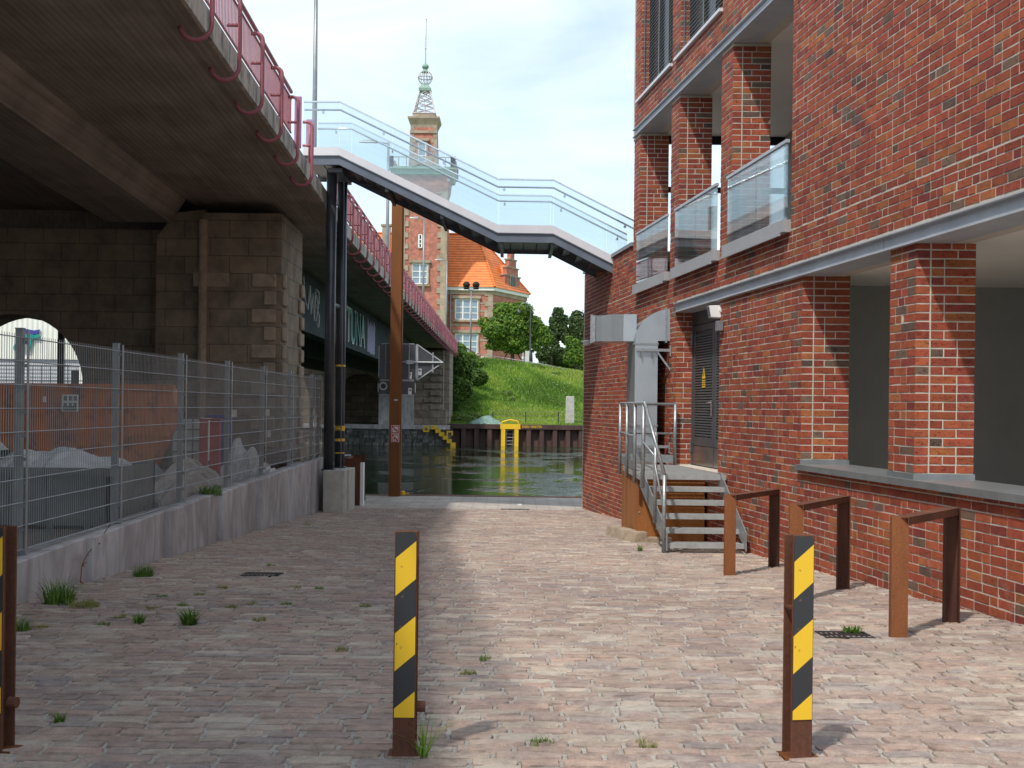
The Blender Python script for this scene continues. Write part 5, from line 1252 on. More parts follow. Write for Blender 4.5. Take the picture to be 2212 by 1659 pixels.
b = P(1205, 790, 138); tree('tall loose dark tree with gaps behind the maple', b, 3, [blob(1205, 700, 22, 34, 138), blob(1190, 725, 16, 24, 138), blob(1222, 725, 16, 22, 138), blob(1205, 680, 14, 18, 138)], 3000, .22, lp2, 32, .2)
b = P(1252, 790, 135); tree('tall loose tree half hidden by the brick building corner', b, 3, [blob(1250, 700, 18, 36, 135), blob(1262, 720, 20, 30, 135), blob(1243, 740, 14, 18, 135)], 2600, .22, lp2, 33, .2)
b = P(1190, 785, 125); tree('dull olive bushy tree between the maple and the brick corner', b, 1.2, [blob(1192, 755, 24, 24, 125), blob(1172, 768, 18, 14, 125), blob(1210, 765, 16, 18, 125)], 3600, .17, lp2, 34, .14)
b = P(1243, 795, 122); tree('bright green bush tree next to the brick building corner', b, 1.2, [blob(1240, 755, 22, 28, 122), blob(1256, 765, 22, 26, 122), blob(1228, 775, 14, 16, 122)], 3600, .16, lp1, 35, .14)
tree('low dark green hedge tree filling the crest below the two tall loose trees', P(1215, 800, 128), 1.0, [blob(1200, 775, 26, 22, 128), blob(1228, 782, 26, 20, 128), blob(1180, 785, 20, 16, 128), blob(1255, 788, 22, 20, 128)], 6000, .17, lp2, 36, .12)
def bush(label, blobs, n, size, pal, seed):
    rr = random.Random(seed)
    if n < 5000 and seed > 42: blobs = [(b[0], b[1], hz(b[0], b[1])+b[5]*.25, b[3], b[4], b[5]*.9) for b in blobs]
    b0_ = blobs[0]; t = thing('bush', label, 'bush', (b0_[0], b0_[1], hz(b0_[0], b0_[1])))
    q = MB()
    for _ in range(5): q.tube([(b0_[0]+.5*rr.uniform(-.2, .2), b0_[1], hz(b0_[0], b0_[1])-.3), (b0_[0]+rr.uniform(-.8, .8)*b0_[3], b0_[1]+rr.uniform(-.5, .5), b0_[2]+rr.uniform(0, .6)*b0_[5])], [.05, .02], 5)
    q.build('stems', 'bark', t); q = MB(); crown(q, blobs, n, size, pal, rr, 3 if n < 5000 else 5, 1.0); q.build('foliage', 'leaf', t, fixn=False)
dk = [(.035, .075, .015), (.05, .10, .02), (.07, .13, .02), (.10, .17, .03)]
bush('dark overgrown shrub mass growing against the far bridge pier', [blob(992, 800, 26, 44, 95), blob(980, 850, 18, 40, 93), blob(1010, 800, 20, 22, 96), blob(1030, 815, 24, 20, 96), blob(985, 765, 18, 22, 97), blob(1000, 840, 22, 24, 94)], 9000, .13, dk, 41)
bush('yellow green shrub under the end of the bridge railing', [blob(992, 755, 16, 14, 99), blob(1012, 772, 18, 12, 99), blob(1030, 785, 16, 10, 99)], 3000, .11, lp1, 42)
bush('light green elder shrub at the crest right of the maple', [blob(1158, 785, 14, 10, 110), blob(1170, 778, 8, 9, 110)], 1500, .10, lp1, 43)
bush('small bright shrub at the crest near the brick corner', [blob(1196, 790, 13, 8, 108), blob(1208, 793, 9, 7, 108)], 1300, .10, lp1, 44)
bush('leafy bramble patch in the middle of the grassy bank', [blob(1095, 835, 16, 9, 99), blob(1105, 842, 12, 8, 98)], 1300, .10, lp3, 45)
bush('low bramble tangle at the foot of the far bridge pier', [blob(1000, 880, 30, 12, 90.5), blob(1030, 872, 24, 10, 91.5), blob(985, 893, 16, 9, 90)], 4200, .10, lp3, 46)
bush('green weeds halfway up the right side of the bank', [blob(1225, 850, 22, 8, 96), blob(1190, 838, 14, 6, 97)], 1500, .09, lp3, 47)
# far wood behind
q = MB(); rr = random.Random(50)
crown(q, [(14+i*6, 190+rr.uniform(-10, 10), 6, 6, 4, 6+rr.uniform(-1, 2)) for i in range(8)], 4000, .5, lp2, rr)
tag(q.build('far_wood', 'leaf', fixn=False), 'dark far-off wood behind the trees at the right', 'wood', kind='stuff')
# small things on the bank
for i, (u, lb) in enumerate(((1064.6, 'thin black fence post on the quay left of the yellow ladder'), (1135.6, 'thin black fence post on the quay behind the yellow lettering'), (1206, 'thin black fence post on the quay near the concrete pillar'))):
    a = P(u, 914, 88.6); q = MB(); q.box(a.x-.04, a.x+.04, 88.56, 88.64, hz(a.x, 88.6)-.2, P(u, 890, 88.6).z); tag(q.build('fence_post', 'blackp'), lb, 'post', 'black posts of the wire fence along the far quay')
q = MB()
for z in (-.9, -.6, -.3): q.tube([(P(1064.6, 0, 88.6).x, 88.6, hz(0, 88.6)+1.5+z-.25), (14, 88.6, hz(0, 88.6)+1.5+z-.25)], .008, 4)
tag(q.build('fence_wires', 'zinc'), 'nearly invisible wires strung between the black fence posts', 'wire')
a, b = P(1222, 856, 89.4), P(1240, 911, 89.4); q = MB(); q.hexa([(a.x-.02, 89.3, b.z-.3), (b.x+.02, 89.3, b.z-.3), (b.x+.02, 89.75, b.z-.3), (a.x-.02, 89.75, b.z-.3), (a.x+.03, 89.3, a.z), (b.x, 89.3, a.z), (b.x, 89.75, a.z), (a.x+.03, 89.75, a.z)])
tag(bevel(q.build('concrete_pillar', 'concrete'), .03, 1), 'pale upright concrete slab standing in the grass above the quay', 'pillar')
q = MB(); rr = random.Random(8); nx, ny = 14, 6; a, b = P(1014, 915, 88.3), P(1086, 915, 88.3)
for j in range(ny):
    for i in range(nx):
        s, t = i/(nx-1), j/(ny-1); hh = math.sin(math.pi*s)**.7*math.sin(math.pi*t)**.6*(.55+.1*math.sin(s*11+t*4))+rr.uniform(-.05, .05)
        q.v.append((a.x+(b.x-a.x)*s, 87.4+1.6*t, hz(a.x, 88)+max(0, hh)*1.0))
for j in range(ny-1):
    for i in range(nx-1): q.f.append((j*nx+i, j*nx+i+1, (j+1)*nx+i+1, (j+1)*nx+i)); q.m.append(0); q.c.append((1, 1, 1))
tag(q.build('green_tarpaulin', 'gtarp'), 'crumpled green tarpaulin lying on the quay above the piles', 'tarpaulin')
for (u, v, lb) in ((1069, 784, 'squat pale stone bollard on the crest left of the maple'), (1087, 785, 'second pale stone bollard on the crest, close to the maple trunk'), (1042, 778, 'pale stone bollard nearest the magenta stair rail')):
    p = P(u, v, 112.5); q = MB(); q.lathe(p.x, 112.5, [(.22, p.z-.8), (.2, p.z+.25), (.12, p.z+.35)], 8); tag(q.build('stone_bollard', 'concrete'), lb, 'bollard', 'stone bollards along the crest path')
q = MB(); ps = [P(1030, 772, 113), P(1100, 783, 112), P(1180, 796, 111), P(1258, 815, 110)]
q.tube([p+Vector((0, 0, .35)) for p in ps], .035, 6)
for s in range(12):
    t = s/11*3; i = min(2, int(t)); p = ps[i].lerp(ps[i+1], t-i); q.tube([p+Vector((0, 0, -.9)), p+Vector((0, 0, .35))], .03, 5)
tag(q.build('path_railing', 'zinc', smooth=True), 'low grey pipe railing following the crest of the bank', 'railing')
q = MB(); ps = [P(985, 740, 100), P(1000, 748, 104), P(1026, 762, 110), P(1027, 785, 110)]
q.tube(ps, .05, 6); q.tube([p+Vector((0, 0, -.35)) for p in ps[:3]], .04, 6)
for s in range(9):
    t = s/8*2; i = min(1, int(t)); p = ps[i].lerp(ps[i+1], t-i); q.tube([p+Vector((0, 0, -1.1)), p], .03, 5)
tag(q.build('stair_rail', 'magenta', smooth=True), 'magenta hand rail leading down from the far bridge end', 'railing')
a, b = P(976+345, 0, 0), 0
p0, p1 = P(1134.5, 760, 113), P(1141, 790, 113); q = MB(); q.box(p0.x, p0.x+.38, 113, 113.2, p1.z-.3, P(1134, 758, 113).z); tag(q.build('info_board', 'offwhite'), 'narrow white notice board on the crest right of the maple trunk', 'board')

# ------------------------------------------------------------------ old harbour building with tower
OY = 140.0; og = 4.6
def oP(u, v, Y=OY): return P(u, v, Y)
ob = thing('tower_building', 'old red brick harbour office with tall tower and bright orange tiled roof', 'building', (oP(960, 775).x, OY+4, og))
# tower shaft
tx0, tx1 = oP(862, 560).x, oP(966, 600).x; tw = tx1-tx0
ty0 = OY-1.0; ty1 = ty0+tw; zg = oP(900, 372).z; zg0 = oP(900, 405).z
tw_ = MB(); tw_.hexa([(tx0, ty0, og-1), (tx1, ty0, og-1), (tx1, ty1, og-1), (tx0, ty1, og-1), (tx0+.1, ty0+.1, zg0), (tx1-.1, ty0+.1, zg0), (tx1-.1, ty1-.1, zg0), (tx0+.1, ty1-.1, zg0)])
tsh = tw_.build('tower_shaft', 'oldbrick', ob)
for (x, s) in ((tx0, 1), (tx1, -1)):
    q = MB(); z = og; k = 0
    while z < zg0-.4:
        w_ = 1.15 if k % 2 else .75; xa, xb = (x+.02, x+w_) if s > 0 else (x-w_, x-.02); q.box(xa, xb, ty0-.03, ty0+.3, z, z+.635)
        z += .64; k += 1
    q.build('corner_stones', 'oldstone', tsh)
# gallery
gxc, gyc = (tx0+tx1)/2, (ty0+ty1)/2; gx0, gx1 = oP(843, 400).x, oP(984, 400).x; gw = (gx1-gx0)/2; gxc = (gx0+gx1)/2
q = MB(); q.lathe(gxc, gyc, [(tw/2*1.3, zg0-1.2), (tw/2*1.40, zg0-.9), (gw*1.12, zg0+.1), (gw*1.16, zg-.62)], 4, rot=math.pi/4); q.build('gallery_corbel', 'oldbrick', ob)
q = MB(); q.lathe(gxc, gyc, [(gw*1.18, zg-.62), (gw*1.30, zg-.5), (gw*1.34, zg-.1), (gw*1.41, zg+.05), (gw*1.41, zg+.3)], 4, rot=math.pi/4); gal = q.build('gallery', 'copper', ob)
q = MB(); zt = oP(900, 345).z
for i in range(9):
    for (a, b) in ((-1, None), (1, None)):
        t = -1+2*i/8; big = i in (0, 3, 5, 8)
        r_ = .28 if big else .05; hh = zt if big else zg+1.4
        q.box(gxc+t*gw*.94-r_, gxc+t*gw*.94+r_, gyc+a*gw*.94-r_, gyc+a*gw*.94+r_, zg+.3, hh); q.box(gxc+a*gw*.94-r_, gxc+a*gw*.94+r_, gyc+t*gw*.94-r_, gyc+t*gw*.94+r_, zg+.3, hh)
for a in (-1, 1): q.box(gxc-gw*.94, gxc+gw*.94, gyc+a*gw*.94-.04, gyc+a*gw*.94+.04, zg+1.35, zg+1.45); q.box(gxc+a*gw*.94-.04, gxc+a*gw*.94+.04, gyc-gw*.94, gyc+gw*.94, zg+1.35, zg+1.45)
q.build('gallery_railing', 'oldstone', ob)
# upper shaft
ux0, ux1 = oP(883, 350).x, oP(945, 350).x; uc = (ux0+ux1)/2; uw = (ux1-ux0)/2; zt0 = zg; zt1 = oP(917, 270).z; uy = gyc
q = MB(); q.hexa([(uc-uw, uy-uw, zt0), (uc+uw, uy-uw, zt0), (uc+uw, uy+uw, zt0), (uc-uw, uy+uw, zt0), (uc-uw*.88, uy-uw*.88, zt1), (uc+uw*.88, uy-uw*.88, zt1), (uc+uw*.88, uy+uw*.88, zt1), (uc-uw*.88, uy+uw*.88, zt1)])
us = q.build('upper_shaft', 'oldbrick', ob)
for s in (-1, 1):
    q = MB()
    for i in range(11):
        z = zt0+(zt1-zt0)*i/11; f = uw*(1-.12*i/11); w_ = .65 if i % 2 else .4
        xa, xb = (uc-f-.05, uc-f+w_) if s < 0 else (uc+f-w_, uc+f+.05); q.box(xa, xb, uy-f-.06, uy-f+.2, z, z+(zt1-zt0)/11*.96)
    if s > 0: q.box(uc-uw*.96, uc+uw*.96, uy-uw*1.0, uy-uw*.8, zt1-.9, zt1-.6)
    q.build('corner_stones', 'oldstone', us)
def owin(par, u0, v0, u1, v1, Y, panes=2, lint=True, sill=True, mat='skypane'):
    a, b = P(u0, v0, Y), P(u1, v1, Y); q = MB(); q.box(a.x, b.x, Y-.03, Y+.02, b.z, a.z); w_ = q.build('window', mat, par)
    q = MB(); n = panes
    for i in range(n+1): x = a.x+(b.x-a.x)*i/n; q.box(x-.08, x+.08, Y-.09, Y-.03, b.z, a.z)
    for t in (0, .38, .68, 1): z = a.z+(b.z-a.z)*t; q.box(a.x, b.x, Y-.08, Y-.03, z-.05, z+.05)
    q.build('frame', 'white', w_); q = MB()
    if lint: q.box(a.x-.35, b.x+.35, Y-.3, Y+.05, a.z+.12, a.z+.45); q.box(a.x-.2, a.x-.02, Y-.15, Y+.05, b.z, a.z+.12); q.box(b.x+.02, b.x+.2, Y-.15, Y+.05, b.z, a.z+.12)
    if sill: q.box(a.x-.3, b.x+.3, Y-.3, Y+.05, b.z-.3, b.z-.05)
    q.build('stone_surround', 'oldstone', w_)
owin(us, 904, 307, 920, 350, uy-uw-.01, 1)
owin(tsh, 891, 570, 923, 613, ty0-.02, 2); owin(tsh, 905, 507, 911, 535, ty0-.02, 1, False, False, 'pane')
# cornice, lattice, globe, spire
za, zb = oP(917, 268).z, oP(917, 253).z
q = MB(); cw_ = (oP(951, 260).x-oP(882, 260).x)/2*1.0
q.lathe(uc, uy, [(uw*1.22, zt1-.4), (uw*1.3, za), (cw_*1.3, za+.4), (cw_*1.414, zb-.1), (cw_*1.414, zb+.1), (uw*1.1, zb+.15), (uw*1.12, oP(917, 243).z)], 4, rot=math.pi/4); q.build('cornice', 'oldstone', ob)
zl0, zl1 = oP(917, 242).z, oP(917, 188).z; w0, w1 = (oP(941.5, 242).x-oP(893, 242).x)/2, (oP(930, 188).x-oP(908.5, 188).x)/2
q = MB()
def lp(i, t, f=1):
    w_ = w0+(w1-w0)*t; sx = ((-1, -1), (1, -1), (1, 1), (-1, 1))[i]; return Vector((uc+sx[0]*w_, uy+sx[1]*w_, zl0+(zl1-zl0)*t))
for i in range(4):
    q.tube([lp(i, 0), lp(i, 1)], .07, 5)
    for k in range(5):
        a, b = k/5, (k+1)/5; q.tube([lp(i, a), lp((i+1) % 4, b)], .045, 4); q.tube([lp(i, b), lp((i+1) % 4, a)], .045, 4)
    q.tube([lp(i, 0), lp((i+1) % 4, 0)], .08, 4); q.tube([lp(i, .5).lerp(lp((i+1) % 4, .5), .5), lp(i, 0).lerp(lp((i+1) % 4, 0), .5)], .035, 4)
q.build('lattice_pyramid', 'lattice', ob)
q = MB(); zq = [oP(917, y).z for y in (188, 184, 178, 173)]
q.lathe(uc, uy, [(w1*1.7, zq[0]-.1), (w1*1.75, zq[1]), (w1*1.2, zq[2]), (w1*.8, zq[3])], 4, rot=math.pi/4); q.build('copper_cap', 'copper', ob); q = MB(); q.lathe(uc, uy, [(.5, oP(917, 147).z), (.22, oP(917, 141).z), (.42, oP(917, 136).z), (.4, oP(917, 133).z), (.1, oP(917, 127).z)], 12)
q.build('finial', 'copper', ob)
q = MB(); gz_ = oP(919, 159).z; gr_ = 15.5*OY/F
for i in range(14):
    a = i*math.pi/14*2; q.tube([(uc+gr_*math.sin(t)*math.cos(a), uy+gr_*math.sin(t)*math.sin(a), gz_-gr_*math.cos(t)) for t in [math.pi*(.1+.8*j/12) for j in range(13)]], .035, 4)
q.tube([(uc+gr_*math.cos(a*math.pi/12), uy+gr_*math.sin(a*math.pi/12), gz_) for a in range(24)], .06, 4, closed=True); q.build('wire_globe', 'lattice', ob)
q = MB(); q.tube([(uc, uy, oP(917, 128).z), (uc, uy, oP(920, 95).z), (uc+.05, uy, oP(922, 31).z)], [.09, .07, .04], 6); q.sphere((uc, uy, oP(920, 95).z), .12, 5); q.sphere((uc+.05, uy, oP(922, 31).z), .1, 5); q.build('spire', 'lattice', ob)
# main body
wy = OY+1.5; ez = oP(1015, 622, wy).z; bx0, bx1 = tx1-.3, oP(1064, 650, wy).x; rx1, ry1 = P(1137, 640, 150).x, 150.0
q = MB(); pl = [(bx0, wy), (bx1, wy), (rx1, ry1), (rx1-6, ry1+8), (bx0-12, ry1+8), (bx0-12, wy+2), (bx0, wy+2)]
q.prism(pl, 'z', og-1.5, ez-.3); body = q.build('main_wall', 'oldbrick', ob)
def ringp(off): return [(bx0, wy-off), (bx1+off*.5, wy-off), (rx1+off, ry1), (rx1-6+off, ry1+8+off), (bx0-12, ry1+8+off), (bx0-12, wy+2), (bx0, wy+2)]
q = MB(); q.prism(ringp(.35), 'z', ez-.3, ez+.15); q.build('white_gutter', 'white', ob)
q = MB(); q.prism(ringp(.12), 'z', ez-.75, ez-.3)
for v in (700, 706): pass
z = oP(1015, 702, wy).z
q.prism(ringp(.05), 'z', z-.12, z+.12); q.prism(ringp(.05), 'z', z-.9, z-.72)
z2 = oP(1015, 672, wy).z; q.prism(ringp(.04), 'z', z2-.1, z2+.12); z3 = oP(1015, 655, wy).z; q.prism(ringp(.04), 'z', z3-.1, z3+.12)
z4 = oP(1015, 735, wy).z; q.prism(ringp(.04), 'z', z4-.1, z4+.12)
zz = og-1; kk = 0
while zz < ez-.8:
    w_ = .95 if kk % 2 else .55; q.box(bx1-w_, bx1+.05, wy-.08, wy+.2, zz, zz+.6); zz += .62; kk += 1
q.build('stone_bands', 'oldstone', body)
# roof
rz = oP(985, 503, wy+5).z; apx = P(1003, 503, wy+6); apx2 = P(1030, 508, wy+7)
q = MB(); e0 = ringp(.5); Z = ez+.1
A = (e0[0][0], e0[0][1], Z); B = (e0[1][0], e0[1][1], Z); C_ = (e0[2][0], e0[2][1], Z); D = (e0[3][0], e0[3][1], Z); E = (e0[4][0], e0[4][1], Z)
R0 = (bx0-12, wy+6, rz); R1 = (P(1032, 510, wy+6).x, wy+6, rz); A0 = (bx0-12, wy-.5, Z)
q.add([A0, B, R1, R0], [(0, 1, 2, 3)]); q.add([B, C_, R1], [(0, 1, 2)]); q.add([C_, D, R1], [(0, 1, 2)]); q.add([D, E, R0, R1], [(0, 1, 2, 3)]); rfo = q.build('roof', 'roof', ob)
q = MB(); q.tube([B, R1], .16, 6); q.tube([R0, R1], .16, 6); q.tube([C_, R1], .14, 6); q.build('ridge_tiles', 'roof', rfo)
owin(body, 984, 647, 1032, 690, wy-.02, 3); owin(body, 984, 721, 1031, 763, wy-.02, 3)
# dormer with stepped gable on the right facade
dd = Vector((rx1-bx1, ry1-wy, 0)); dl = dd.length; dd.normalize(); dn_ = Vector((dd.y, -dd.x, 0))
c0 = P(1103, 620, wy+5.2); gt = dd
def gpnt(s, o, z): return Vector((c0.x, c0.y, 0))+gt*s+dn_*o+Vector((0, 0, z))
q = MB(); steps = [(-2.1, ez-.3, ez+1.9), (-1.55, ez+1.9, ez+2.9), (-1.0, ez+2.9, ez+3.9), (-.45, ez+3.9, ez+4.8)]
for (s, z0_, z1_) in steps:
    q.hexa([gpnt(s, -.3, z0_), gpnt(-s, -.3, z0_), gpnt(-s, .25, z0_), gpnt(s, .25, z0_), gpnt(s, -.3, z1_), gpnt(-s, -.3, z1_), gpnt(-s, .25, z1_), gpnt(s, .25, z1_)])
gb_ = q.build('stepped_gable', 'oldbrick', ob)
q = MB()
for (s, z0_, z1_) in steps:
    q.hexa([gpnt(s-.12, -.4, z1_), gpnt(-s+.12, -.4, z1_), gpnt(-s+.12, .35, z1_), gpnt(s-.12, .35, z1_), gpnt(s-.12, -.4, z1_+.15), gpnt(-s+.12, -.4, z1_+.15), gpnt(-s+.12, .35, z1_+.15), gpnt(s-.12, .35, z1_+.15)])
q.hexa([gpnt(-.9, .26, ez+.3), gpnt(.9, .26, ez+.3), gpnt(.9, .34, ez+.3), gpnt(-.9, .34, ez+.3), gpnt(-.9, .26, ez+2.1), gpnt(.9, .26, ez+2.1), gpnt(.9, .34, ez+2.1), gpnt(-.9, .34, ez+2.1)])
q.build('gable_coping', 'oldstone', gb_)
q = MB()
for s in (-.62, .12): q.hexa([gpnt(s, .35, ez+.5), gpnt(s+.5, .35, ez+.5), gpnt(s+.5, .38, ez+.5), gpnt(s, .38, ez+.5), gpnt(s, .35, ez+1.9), gpnt(s+.5, .35, ez+1.9), gpnt(s+.5, .38, ez+1.9), gpnt(s, .38, ez+1.9)])
q.build('window', 'pane', gb_)
q = MB(); zr = ez+3.4
P1, P2, P3, P4 = gpnt(-1.8, -.3, ez+1.6), gpnt(0, -.3, zr), gpnt(0, -4.6, zr), gpnt(-1.8, -4.6, ez+1.6); P5, P6 = gpnt(1.8, -.3, ez+1.6), gpnt(1.8, -4.6, ez+1.6)
q.add([P1, P2, P3, P4], [(0, 1, 2, 3)]); q.add([P5, P2, P3, P6], [(0, 1, 2, 3)]); q.build('dormer_roof', 'roof', gb_)
q = MB(); q.add([gpnt(-1.8, -.3, ez), P1, P4, gpnt(-1.8, -4.6, ez)], [(0, 1, 2, 3)]); q.build('dormer_side', 'zinc', gb_)
q = MB(); p = P(978, 0, wy); q.tube([(oP(971, 700).x, wy-.2, og), (oP(971, 700).x, wy-.2, ez)], .09, 6); q.build('down_pipe', 'zinc', ob)
# left wing of the roof visible over the bridge
q = MB(); a, b = P(838, 503, 141), P(880, 560, 141); q.box(a.x-3, b.x, 140.5, 150, og, b.z-.2); wv_ = q.build('left_wing', 'oldbrick', ob)
q = MB(); q.add([(a.x-3, 140, b.z-.2), (b.x, 140, b.z-.2), (b.x, 146, a.z+.4), (a.x-3, 146, a.z+.4)], [(0, 1, 2, 3)]); q.build('left_roof', 'roof', ob)
q = MB(); p = P(834, 500, 139); q.box(p.x-.45, p.x+.45, 139, 139.9, b.z-.5, P(834, 487, 139).z); q.box(p.x-.6, p.x+.6, 138.9, 140, P(834, 488, 139).z, P(834, 484, 139).z); q.build('chimney', 'oldstone', ob)

# ------------------------------------------------------------------ street lamps
def lamp(label, u, vtop, Y, zb, hl=-1, r=.07, arm=1.3):
    t = thing('street_lamp', label, 'street lamp', (P(u, 400, Y).x, Y, zb)); x = P(u, vtop+50, Y).x; zt = P(u, vtop, Y).z
    q = MB(); q.tube([(x, Y, zb), (x, Y, zb+(zt-zb)*.5), (x, Y, zt)], [r*1.2, r, r*.7], 10); q.build('pole', 'zinc', t, True)
    q = MB(); q.tube([(x, Y, zt-.05), (x+hl*arm*.5, Y, zt+.05)], r*.5, 6); q.hexa([(x+hl*arm*.4, Y-.15, zt-.02), (x+hl*arm, Y-.12, zt+.0), (x+hl*arm, Y+.12, zt), (x+hl*arm*.4, Y+.15, zt-.02), (x+hl*arm*.4, Y-.12, zt+.13), (x+hl*arm, Y-.08, zt+.08), (x+hl*arm, Y+.08, zt+.08), (x+hl*arm*.4, Y+.12, zt+.13)]); q.build('lamp_head', 'zinc', t)
lamp('tall grey lamp pole on the road bridge, its head above the picture', 683, -80, 31, 4.2, -1, .062)
lamp('grey street lamp on the bridge seen through the footbridge glass', 838.5, 308, 62, 4.3, -1, .09, 1.5)
lamp('grey street lamp in front of the brick tower', 915.5, 472, 86, 4.5, -1, .08, 1.0)
lamp('small grey street lamp against the corner of the tower', 965, 562, 110, 4.5, -1, .07, 1.1)
t = thing('twin_floodlight_mast', 'slim mast carrying two round floodlights in front of the office wall', 'lamp mast', (P(1017, 700, 118).x, 118, 4.5)); p = P(1018, 616, 118)
q = MB(); q.tube([(p.x, 118, 4.3), (p.x, 118, P(1018, 626, 118).z)], [.09, .06], 8); q.build('pole', 'zinc', t, True)
q = MB(); q.hexa([(p.x-.2, 117.9, p.z-.5), (p.x+.2, 117.9, p.z-.5), (p.x+.2, 118.1, p.z-.5), (p.x-.2, 118.1, p.z-.5), (p.x-.6, 117.9, p.z-.25), (p.x+.6, 117.9, p.z-.25), (p.x+.6, 118.1, p.z-.25), (p.x-.6, 118.1, p.z-.25)]); q.build('cross_arm', 'steelgrey', t)
for s in (-1, 1):
    q = MB(); q.sphere((p.x+s*.47, 118, p.z+.05), .36, 8, sc=(1, 1, .85)); q.tube([(p.x+s*.47, 118, p.z-.22), (p.x+s*.47, 118, p.z-.4)], [.33, .25], 12); q.build('lamp_head', 'frame', t, True)
for (u, vt, Y, lb) in ((1146, 632, 116, 'ornate old lamp post with a curled top right of the maple'), (1131, 640, 128, 'second ornate lamp post behind, left of the curled one')):
    t = thing('ornate_lamp_post', lb, 'street lamp', (P(u, 700, Y).x, Y, 4.3)); x = P(u, 680, Y).x; zt = P(u, vt+35, Y).z; q = MB()
    q.tube([(x, Y, 4.0), (x, Y, 5.2), (x, Y, 5.3), (x, Y, zt)], [.28, .24, .09, .06], 8); q.build('pole', 'blackp' if u > 1140 else 'zinc', t, True)
    q = MB(); rr_ = .55; q.tube(arc((x-rr_, Y, zt), rr_, 0, math.pi, 12, (1, 0, 0), (0, 0, 1)), .04, 5); q.tube(arc((x-rr_*.9, Y, zt), rr_*.45, 0, math.pi*1.6, 12, (1, 0, 0), (0, 0, 1)), .025, 5); q.build('scroll', 'zinc', t, True)
    q = MB(); q.lathe(x-2*rr_, Y, [(.05, zt+.05), (.16, zt-.12), (.2, zt-.35), (.05, zt-.5)], 8); q.build('lantern', 'zinc', t, True)

# ------------------------------------------------------------------ hall seen through the arch
hl = thing('warehouse', 'white corrugated warehouse with a teal and blue emblem seen through the arch', 'building', (-25, 64, -1.4)); HY = 62.0
a, b = P(-260, 700, HY), P(210, 900, HY); hb = P(0, 775, HY).z
q = MB(); q.box(a.x, b.x, HY, HY+20, hb, 6.2); q.box(P(172, 800, HY).x, b.x, HY-.02, HY+19, -3, hb); q.build('cladding', 'hall', hl)
q = MB(); q.box(a.x, P(172, 800, HY).x, HY+.1, HY+.3, -3, hb); q.build('shutter', 'shutter', hl)
q = MB(); q.box(a.x-1, b.x+.3, HY-.4, HY+20.5, 6.2, 6.6); q.build('roof', 'zinc', hl)
c1 = P(26, 757, HY-.1); t = text('emblem_letters', 'ar', 3.1*1.0, 'teal', hl, (c1.x, HY-.12, c1.z), (math.pi/2, 0, 0), .03, .25, 1.0)
hgt = max(v.co.y for v in t.data.vertices); wdt = max(v.co.x for v in t.data.vertices); w_t = P(85, 757, HY).x-P(24, 757, HY).x; h_t = P(30, 722, HY).z-P(30, 757, HY).z
for v in t.data.vertices: v.co.x *= w_t/wdt; v.co.y *= h_t/hgt
q = MB(); up = [(45, 711), (60, 711), (75, 714), (88, 712)]; lo = [(84, 721), (72, 723), (57, 720), (42, 721)]
q.prism([(P(u, v, HY).x, P(u, v, HY).z) for u, v in up+lo], 'y', HY-.14, HY-.05); q.build('emblem_wave', 'blue', hl)
q = MB(); up = [(40, 723), (84, 724), (82, 731), (38, 731)]; q.prism([(P(u, v, HY).x, P(u, v, HY).z) for u, v in up], 'y', HY-.14, HY-.05); q.build('emblem_bar', 'teal', hl)
p = P(131, 800, 33); q = MB(); q.box(p.x-.07, p.x+.07, 32.95, 33.1, -2, 3); tag(q.build('steel_post', 'blackp'), 'dark steel post standing beyond the stone arch', 'post')
p = P(160, 800, 40); q = MB(); q.box(p.x-.1, p.x+.1, 40, 40.2, -2, P(160, 800, 40).z); tag(q.build('gate_post', 'blackp'), 'short black gate post beyond the stone arch', 'post')
q = MB(); p0 = P(90, 790, 41); p1 = P(180, 790, 41)
for k in range(26): x = p0.x-6+k*.3; q.tube([(x, 41, -2), (x, 41, p0.z)], .012, 4)
for z in (p0.z, p0.z-.5, p0.z-1, p0.z-1.5): q.tube([(p0.x-6, 41, z), (p1.x, 41, z)], .015, 4)
tag(q.build('gate_fence', 'blackp'), 'black bar fence seen through the stone arch', 'fence')
mb = MB(); mb.quad((-80, 29.5, -1.6), (-16, 29.5, -1.6), (-16, 63, -1.6), (-80, 63, -1.6)); mb.box(-16.2, -16, 29.5, 63, -3.6, -1.6); tag(mb.build('depot_ground', 'asphalt'), kind='structure')

# ------------------------------------------------------------------ stored things behind the fence
YG = -1.42
sk = thing('orange_skip', 'rusty orange steel skip standing behind the mesh fence', 'skip', (-7, 17.8, YG))
SKY0, SKY1 = 17.6, 18.1; xr3 = P(372, 850, SKY0).x; xl3 = P(-80, 850, SKY0).x; zt = P(200, 835, SKY0).z; zm = P(200, 935, SKY0).z; zb_ = P(300, 1018, SKY0).z
xm = P(347, 940, SKY0).x; xbq = P(318, 1018, SKY0).x
q = MB(); pl = [(xl3, zt), (xr3, zt-.02), (xr3+.03, zt-.25), (xm+.1, zm+.1), (xbq, zb_), (xl3+1.0, zb_), (xl3+.4, zm)]
q.prism(pl, 'y', SKY0, SKY1); q.build('body', 'skip', sk)
q = MB(); q.box(xl3-.03, xr3+.04, SKY0-.05, SKY0+.03, zt-.05, zt+.04); q.box(xl3+.3, xm+.12, SKY0-.04, SKY0, zm-.03, zm+.05)
for u in (145, 210, 280, 345): x = P(u, 880, SKY0).x; q.box(x-.03, x+.03, SKY0-.04, SKY0, zm+.05, zt-.05)
q.build('ribs', 'skip', sk)
